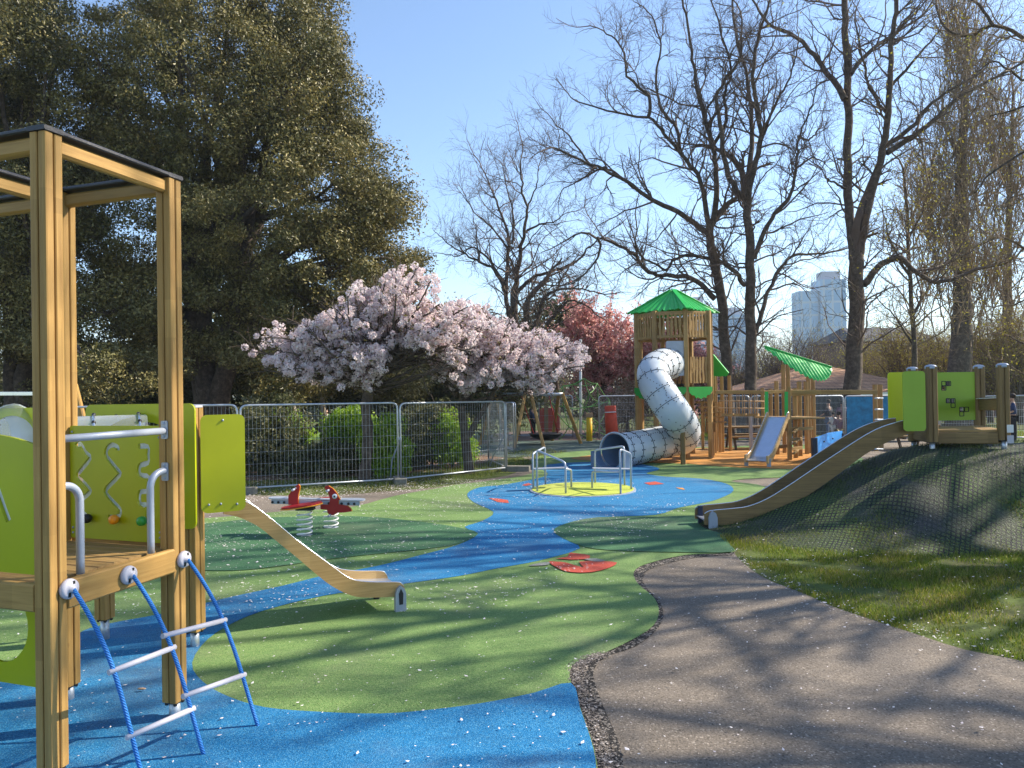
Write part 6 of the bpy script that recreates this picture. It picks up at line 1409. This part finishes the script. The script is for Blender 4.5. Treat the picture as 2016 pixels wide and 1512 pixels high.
leafy_tree('evergreen_tree', 'rounded dull green tree beyond the bare trees in the middle', 74, Vector((P(1095, 800, 40).x, 40, gz(0, 40))), [P(1095, 680, 40)], [lobe_px(1095, 625, 55, 40, 55), lobe_px(1060, 670, 50, 40, 50), lobe_px(1140, 660, 50, 40, 50)], 90, 120, .8, .11, 'shrubd', .2)
# ------------------------------------------------------------------ bare trees, limbs traced at their own distance
GT = 'tall bare trees behind the playground'
TA = [([(1436, 880), (1432, 760), (1424, 628), (1412, 543), (1397, 462), (1400, 440)], .27, .16),
 ([(1397, 462), (1341, 422), (1281, 392), (1226, 352), (1160, 322), (1100, 296), (1080, 290)], .13, .03),
 ([(1397, 455), (1387, 397), (1377, 352), (1341, 302), (1301, 256), (1276, 231), (1211, 221), (1140, 201)], .12, .025),
 ([(1276, 231), (1278, 191), (1236, 151), (1226, 95), (1190, 60)], .08, .025),
 ([(1404, 440), (1407, 417), (1412, 352), (1402, 291), (1387, 236), (1372, 166), (1362, 100), (1351, 30), (1330, -60)], .13, .03),
 ([(1407, 588), (1361, 548), (1321, 545), (1276, 535), (1251, 502), (1216, 482), (1176, 467)], .12, .05),
 ([(1410, 510), (1361, 502), (1326, 512), (1311, 532), (1290, 520), (1261, 502), (1250, 470)], .08, .03),
 ([(1341, 302), (1330, 250), (1300, 210), (1290, 150), (1300, 90), (1280, 20)], .08, .025),
 ([(1402, 291), (1430, 240), (1425, 190), (1440, 140), (1420, 60), (1400, 0)], .08, .025),
 ([(1226, 352), (1190, 330), (1150, 350), (1110, 370)], .06, .02), ([(1160, 322), (1120, 270), (1090, 240)], .05, .02), ([(1176, 467), (1180, 500), (1150, 540), (1120, 560)], .06, .02)]
bare_tree('bare_tree', 81, TA, 30, 'dark bare tree with wide crooked limbs right behind the green tower roof', GT, dens=1.15, rmin=.0048, kids=(6, 6))
TB = [([(1484, 880), (1480, 760), (1477, 628), (1477, 553), (1475, 452), (1470, 387)], .27, .15),
 ([(1470, 390), (1447, 372), (1427, 311), (1417, 241), (1412, 191), (1432, 151), (1457, 115), (1460, 40)], .13, .03),
 ([(1474, 400), (1477, 362), (1497, 281), (1492, 216), (1482, 151), (1492, 75), (1512, 10), (1530, -50)], .13, .035),
 ([(1470, 380), (1480, 281), (1477, 201), (1462, 126), (1447, 50), (1440, -40)], .12, .035),
 ([(1485, 510), (1502, 462), (1527, 417), (1552, 392), (1567, 332), (1572, 276), (1587, 236), (1602, 196)], .11, .025),
 ([(1488, 655), (1507, 593), (1527, 543), (1557, 507), (1590, 500), (1620, 500)], .10, .04),
 ([(1570, 270), (1590, 275), (1605, 265), (1620, 240)], .05, .02), ([(1567, 332), (1600, 310), (1620, 320)], .05, .02),
 ([(1467, 562), (1440, 530), (1412, 512)], .09, .08), ([(1527, 417), (1560, 380), (1600, 350)], .05, .02), ([(1497, 281), (1530, 200), (1560, 140), (1570, 80)], .07, .02), ([(1557, 507), (1580, 470), (1600, 440)], .04, .015)]
bare_tree('bare_tree', 82, TB, 29, 'dark bare tree with a straight forked trunk between the tower and the leaf canopy', GT, dens=1.1, rmin=.0048, kids=(6, 6))
TC_ = [([(1676, 880), (1678, 760), (1686, 603), (1684, 540), (1683, 502)], .36, .27),
 ([(1680, 510), (1670, 402), (1668, 301), (1670, 201), (1666, 100), (1664, 0), (1660, -100)], .19, .11),
 ([(1690, 510), (1698, 462), (1713, 392), (1736, 301), (1748, 226), (1753, 126), (1763, 25), (1770, -60)], .18, .07),
 ([(1746, 301), (1789, 276), (1844, 231), (1889, 191), (1965, 150), (2030, 110)], .12, .04), ([(1740, 290), (1793, 252), (1837, 200), (1893, 165)], .11, .04),
 ([(1663, 196), (1628, 141), (1587, 90), (1562, 70), (1512, 45), (1477, -10)], .13, .04), ([(1675, 146), (1713, 100), (1763, 65), (1814, 30), (1850, -20)], .10, .03),
 ([(1700, 560), (1733, 523), (1773, 510), (1814, 543), (1850, 556), (1900, 540)], .15, .06), ([(1753, 170), (1800, 120), (1850, 60)], .07, .03), ([(1748, 226), (1710, 170), (1700, 120), (1680, 40)], .07, .03), ([(1664, 370), (1640, 360), (1625, 352)], .05, .03)]
bare_tree('bare_tree', 83, TC_, 29, 'thick twin-stemmed bare tree rising in front of the brown pavilion roof', GT, dens=1.0, rmin=.0055, buds=.10, budsize=.05)
# poplar with upright shoots and two neighbours
def shoots(rng, lobes, n, L_, Y):
    C, _ = crown_clumps(rng, lobes, n, .3, shell=(.0, 1)); D = unit(rng.normal(size=(n, 3)) * .16 + np.array([0, 0, 1])); return C, D
def poplar(lb, seed, trunk, Y, r0, lobes, n, budp=.35):
    def ex(rng, S, D, R0): c, d = shoots(rng, lobes, n, 3, Y); return np.concatenate([S, c]), np.concatenate([D, d]), np.concatenate([R0, np.full(n, .035)])
    return bare_tree('poplar_tree', seed, [(trunk, r0, .05)], Y, lb, 'upright poplars on the right', bark='bark2', twig='twig2', lens=(3.6, 1.5, .6), up=.16, rmin=.0055, buds=budp, budsize=.045, extra=ex, kids=(5, 4))
poplar('tall upright poplar with brown budding shoots behind the slide platform', 84, [(1889, 880), (1889, 729), (1894, 578), (1889, 452), (1894, 301), (1900, 176), (1905, 60)], 38, .75, [lobe_px(1895, 300, 75, 38, 230), lobe_px(1900, 560, 85, 38, 150), lobe_px(1900, 120, 60, 38, 150), lobe_px(1860, 450, 60, 38, 200)], 330, .16)
poplar('upright poplar at the right edge of the view', 85, [(1985, 880), (1983, 700), (1985, 500), (1990, 300), (1995, 180)], 40, .4, [lobe_px(1960, 330, 40, 40, 180), lobe_px(2000, 420, 40, 40, 200), lobe_px(1830, 480, 30, 42, 140), lobe_px(1950, 560, 60, 40, 150)], 240, .2)
bare_tree('bare_tree', 86, [([(1803, 880), (1799, 703), (1791, 528), (1784, 402), (1778, 330)], .16, .05), ([(1797, 620), (1830, 560), (1860, 500)], .07, .02), ([(1790, 540), (1755, 480), (1740, 420)], .07, .02), ([(1799, 680), (1760, 620), (1730, 590)], .06, .02), ([(1788, 470), (1815, 420), (1830, 360)], .05, .02)], 33, 'slim bare tree with yellow buds between the thick tree and the poplar', GT, twig='twig2', dens=1.5, rmin=.0055, buds=.5, budsize=.045)
# middle distance pair
TM = [([(1008, 800), (1011, 700), (1013, 633), (1012, 590)], .26, .20), ([(1005, 640), (996, 577), (1002, 491), (999, 458), (982, 409), (966, 369), (950, 330)], .14, .03),
 ([(1012, 600), (1018, 550), (1025, 491), (1032, 458), (1038, 409), (1028, 376), (1025, 310)], .15, .03), ([(996, 577), (972, 531), (939, 514), (912, 498), (873, 475)], .11, .025), ([(995, 560), (962, 511), (932, 488), (906, 505), (880, 500)], .09, .02),
 ([(1018, 574), (1055, 544), (1098, 531), (1131, 518), (1157, 491), (1187, 465)], .11, .03), ([(1035, 458), (1065, 440), (1088, 438), (1115, 420)], .07, .02), ([(1008, 480), (1012, 430), (1000, 380), (990, 330)], .07, .02), ([(1038, 409), (1055, 370), (1060, 330)], .05, .02), ([(1002, 491), (960, 440), (935, 420), (915, 385)], .06, .02)]
bare_tree('bare_tree', 87, TM, 38, 'rounded bare tree standing alone above the right cherry', GT, dens=1.0, rmin=.006, kids=(6, 6), lens=(3.0, 1.4, .65))
TN = [([(1040, 800), (1036, 700), (1038, 600), (1046, 580)], .16, .12), ([(1046, 580), (1065, 557), (1088, 541), (1110, 530)], .10, .03), ([(1038, 690), (1061, 620), (1071, 590), (1098, 571), (1137, 567), (1170, 575)], .12, .03), ([(1075, 640), (1093, 620), (1120, 592), (1150, 600)], .10, .03), ([(1098, 571), (1110, 540), (1140, 500)], .06, .02)]
bare_tree('bare_tree', 88, TN, 33, 'low dark bare tree with arching limbs left of the red tree', GT, dens=1.3, rmin=.0055, lens=(2.0, 1.0, .5))
# overhanging tree off the right edge; its branches reach in at the top right
TO = [([(2420, 1000), (2400, 700), (2360, 400), (2300, 200)], .40, .22), ([(2360, 400), (2200, 200), (2080, 130), (2016, 75), (1955, 50), (1914, 70), (1864, 60), (1844, 10)], .13, .03), ([(2200, 200), (2090, 180), (2010, 210), (1950, 230)], .07, .02), ([(2380, 560), (2200, 500), (2080, 520), (1990, 470), (1940, 480)], .08, .02),
 ([(2300, 250), (2150, 60), (2050, -20), (1960, -60)], .10, .03), ([(2390, 660), (2200, 620), (2090, 560), (2000, 600)], .06, .02), ([(2080, 130), (2020, 160), (1960, 120), (1920, 150)], .05, .015), ([(2300, 200), (2250, 0), (2180, -200)], .12, .03), ([(2350, 350), (2180, 330), (2080, 280), (2020, 300), (1960, 330), (1920, 380)], .08, .02), ([(2380, 480), (2200, 400), (2100, 420), (2030, 380), (1975, 400)], .07, .02), ([(2390, 720), (2200, 680), (2110, 640), (2030, 680), (1985, 660)], .06, .02), ([(1955, 50), (1930, 10), (1890, -20)], .05, .02)]
bare_tree('bare_tree', 89, TO, 21, 'budding tree beyond the right edge whose branches hang into the top right corner', GT, twig='twig2', dens=1.0, rmin=.006, buds=.22, budsize=.04, dvar=.3, lens=(2.2, 1.1, .5))
# bare trees standing to the right of the camera; they throw the long branch shadows over the surfaces
def side_tree(seed, x, y, H, lb, dens=1.0, spread=.5, big=True):
    rng = np.random.default_rng(seed); g0 = gz(x, y); root = thing('bare_tree', (x, y, g0), lb, 'tree', 'bare trees beside the camera'); K = 14; s = np.linspace(0, 1, K)
    p = np.stack([x + np.cumsum(rng.normal(size=K) * .07), y + np.cumsum(rng.normal(size=K) * .07), g0 - .1 + s * H], 1); r = .30 * (1 - s) ** .8 + .03; parts = [tube_batch(p[None], r[None], 9)]
    S, D, R = spawn(rng, p[None], r[None], 22, .25, 1.0, (.5, 1.0), .5); p1 = branch_batch(rng, S, D, H * spread * rng.uniform(.5, 1.1, len(S)), 9, .14, .05); ra = np.maximum(R, .07)[:, None] * np.linspace(1, .25, 10)[None]; parts.append(tube_batch(p1, ra, 6))
    V, Fq = merge(parts); np_mesh('trunk', V, Fq, 'bark', root, True)
    s2_, d2, r2 = spawn(rng, p1, ra, int(7 * dens), .12, 1, (.4, 1.0), .55); p2 = branch_batch(rng, s2_, d2, 1.9 * rng.uniform(.5, 1.3, len(s2_)), 6, .2, .03); rb = np.maximum(r2, .024)[:, None] * np.linspace(1, .4, 7)[None]
    s3_, d3, r3 = spawn(rng, p2, rb, 3, .1, 1, (.4, 1.0), .6); p3 = branch_batch(rng, s3_, d3, .8 * rng.uniform(.5, 1.3, len(s3_)), 4, .22, .03); rc = np.maximum(r3, .008)[:, None] * np.linspace(1, .5, 5)[None]
    V, Fq = merge([tube_batch(p2, rb, 3), tube_batch(p3, rc, 3)]); np_mesh('crown', V, Fq, 'twig', root)
side_tree(91, 14.0, 6.0, 15, 'bare tree out of view right of the grass'); side_tree(96, 13.5, 9.6, 13, 'bare tree out of view in line with the mound', 1.0, .40); side_tree(92, 16.5, 13.2, 16, 'bare tree out of view behind the right edge of the mound'); side_tree(93, 16.5, 1.0, 15, 'bare tree out of view to the right of the path'); side_tree(94, 24, 16, 18, 'bare tree out of view beyond the mound'); side_tree(95, 11.5, 3.0, 11, 'small bare tree out of view close to the path', .8)

# ------------------------------------------------------------------ background scrub of twiggy trees, each one a copy with its own size
protos = [haze_tree('twiggy_tree', 'twiggy leafless tree in the far background', 101, (1560, 860, 60), 42, [lobe_px(1560, 700, 60, 42, 70), lobe_px(1540, 740, 50, 42, 50)], 44, ('bark2', 'twig3'), 'bud', 1500, .04, .14, 'twiggy trees in the background', up=.10, L_=(1.8, .9, .4)),
          haze_tree('twiggy_tree', 'yellowish budding tree in the far background', 102, (1860, 860, 60), 44, [lobe_px(1860, 720, 60, 44, 70), lobe_px(1830, 680, 50, 44, 60)], 44, ('bark2', 'twig2'), 'bud', 6000, .04, .14, 'twiggy trees in the background', up=.08, L_=(1.8, .9, .4))]
def dup(root, loc, sc, rz, label):
    r = root.copy(); COL.objects.link(r); r.location = loc; r.scale = (sc, sc, sc); r.rotation_euler = (0, 0, rz); r['label'] = label
    for ch in list(root.children): c = ch.copy(); COL.objects.link(c); c.parent = r
    return r
bgl = [(1450, 46, .9, 0, 'twiggy tree behind the rope bridge'), (1510, 50, 1.0, 0, 'twiggy tree left of the leaf canopy'), (1610, 52, 1.05, 0, 'twiggy tree above the leaf canopy tip'), (1395, 55, .9, 0, 'twiggy tree just right of the slide tower'), (1730, 46, .85, 1, 'yellowish tree right of the thick twin trunk'),
       (1780, 42, 1.0, 1, 'yellowish tree above the lime slide panels'), (1950, 41, 1.1, 1, 'yellowish tree above the right platform posts'), (2010, 38, 1.1, 1, 'yellowish tree at the right edge'), (1920, 52, 1.2, 0, 'twiggy tree behind the poplar'), (1650, 60, 1.0, 0, 'twiggy tree in front of the glass tower'), (1700, 50, .95, 0, 'grey twiggy tree just right of the thick twin trunk'), (1760, 52, .9, 0, 'grey twiggy tree between the twin trunk and the poplar'), (1830, 56, 1.2, 0, 'grey twiggy tree above the brick house'), (1980, 46, 1.0, 1, 'yellowish tree beside the right poplar'), (1290, 60, .9, 0, 'twiggy tree behind the tower posts'), (1240, 62, .8, 0, 'twiggy tree above the padded red post'), (1075, 55, .9, 0, 'twiggy tree behind the green ball tree'), (900, 60, .9, 0, 'twiggy tree behind the right cherry crown')]
for i, (px_, Y_, sc, k, lb) in enumerate(bgl):
    x_ = P(px_, 800, Y_).x; dup(protos[k], (x_, Y_, gz(x_, Y_)), sc, i * 1.3, lb)
protos[0]['label'] = 'twiggy tree between the leaf canopy and the glass tower'; protos[1]['label'] = 'yellowish budding tree just left of the poplar trunk'
# clipped hedge far behind so that the horizon is closed
rng = np.random.default_rng(7); hx = np.linspace(-46, 70, 90); o = thing('hedge', (10, 66, gz(10, 66)), 'long dark hedge closing the far side of the park', 'hedge')
C = np.stack([rng.uniform(-46, 75, 2600), rng.uniform(64, 68, 2600), gz(0, 66) + rng.uniform(0, 3.4, 2600)], 1); v, f = leafy(rng, C, 22, .8, .22, .5); np_mesh('foliage', v, f, 'shrubd', o)
# ------------------------------------------------------------------ the air: thin even haze
hm = bpy.data.materials.new('haze_air'); hm.use_nodes = True; hn = hm.node_tree; hn.nodes.clear(); ho_ = hn.nodes.new('ShaderNodeOutputMaterial'); pv = hn.nodes.new('ShaderNodeVolumePrincipled')
pv.inputs['Color'].default_value = (.80, .88, 1.0, 1); pv.inputs['Density'].default_value = 0.00045; pv.inputs['Anisotropy'].default_value = 0.2; hn.links.new(pv.outputs[0], ho_.inputs['Volume'])
me = bpy.data.meshes.new('haze'); x0_, x1_, y0_, y1_, z0_, z1_ = -905, 905, -45, 1205, -3, 62
me.from_pydata([(x, y, z) for z in (z0_, z1_) for y in (y0_, y1_) for x in (x0_, x1_)], [], [(0, 2, 3, 1), (4, 5, 7, 6), (0, 1, 5, 4), (2, 6, 7, 3), (0, 4, 6, 2), (1, 3, 7, 5)])
hz_ = bpy.data.objects.new('haze', me); COL.objects.link(hz_); me.materials.append(hm); hz_['kind'] = 'stuff'; hz_['label'] = 'thin bluish haze over the far buildings'
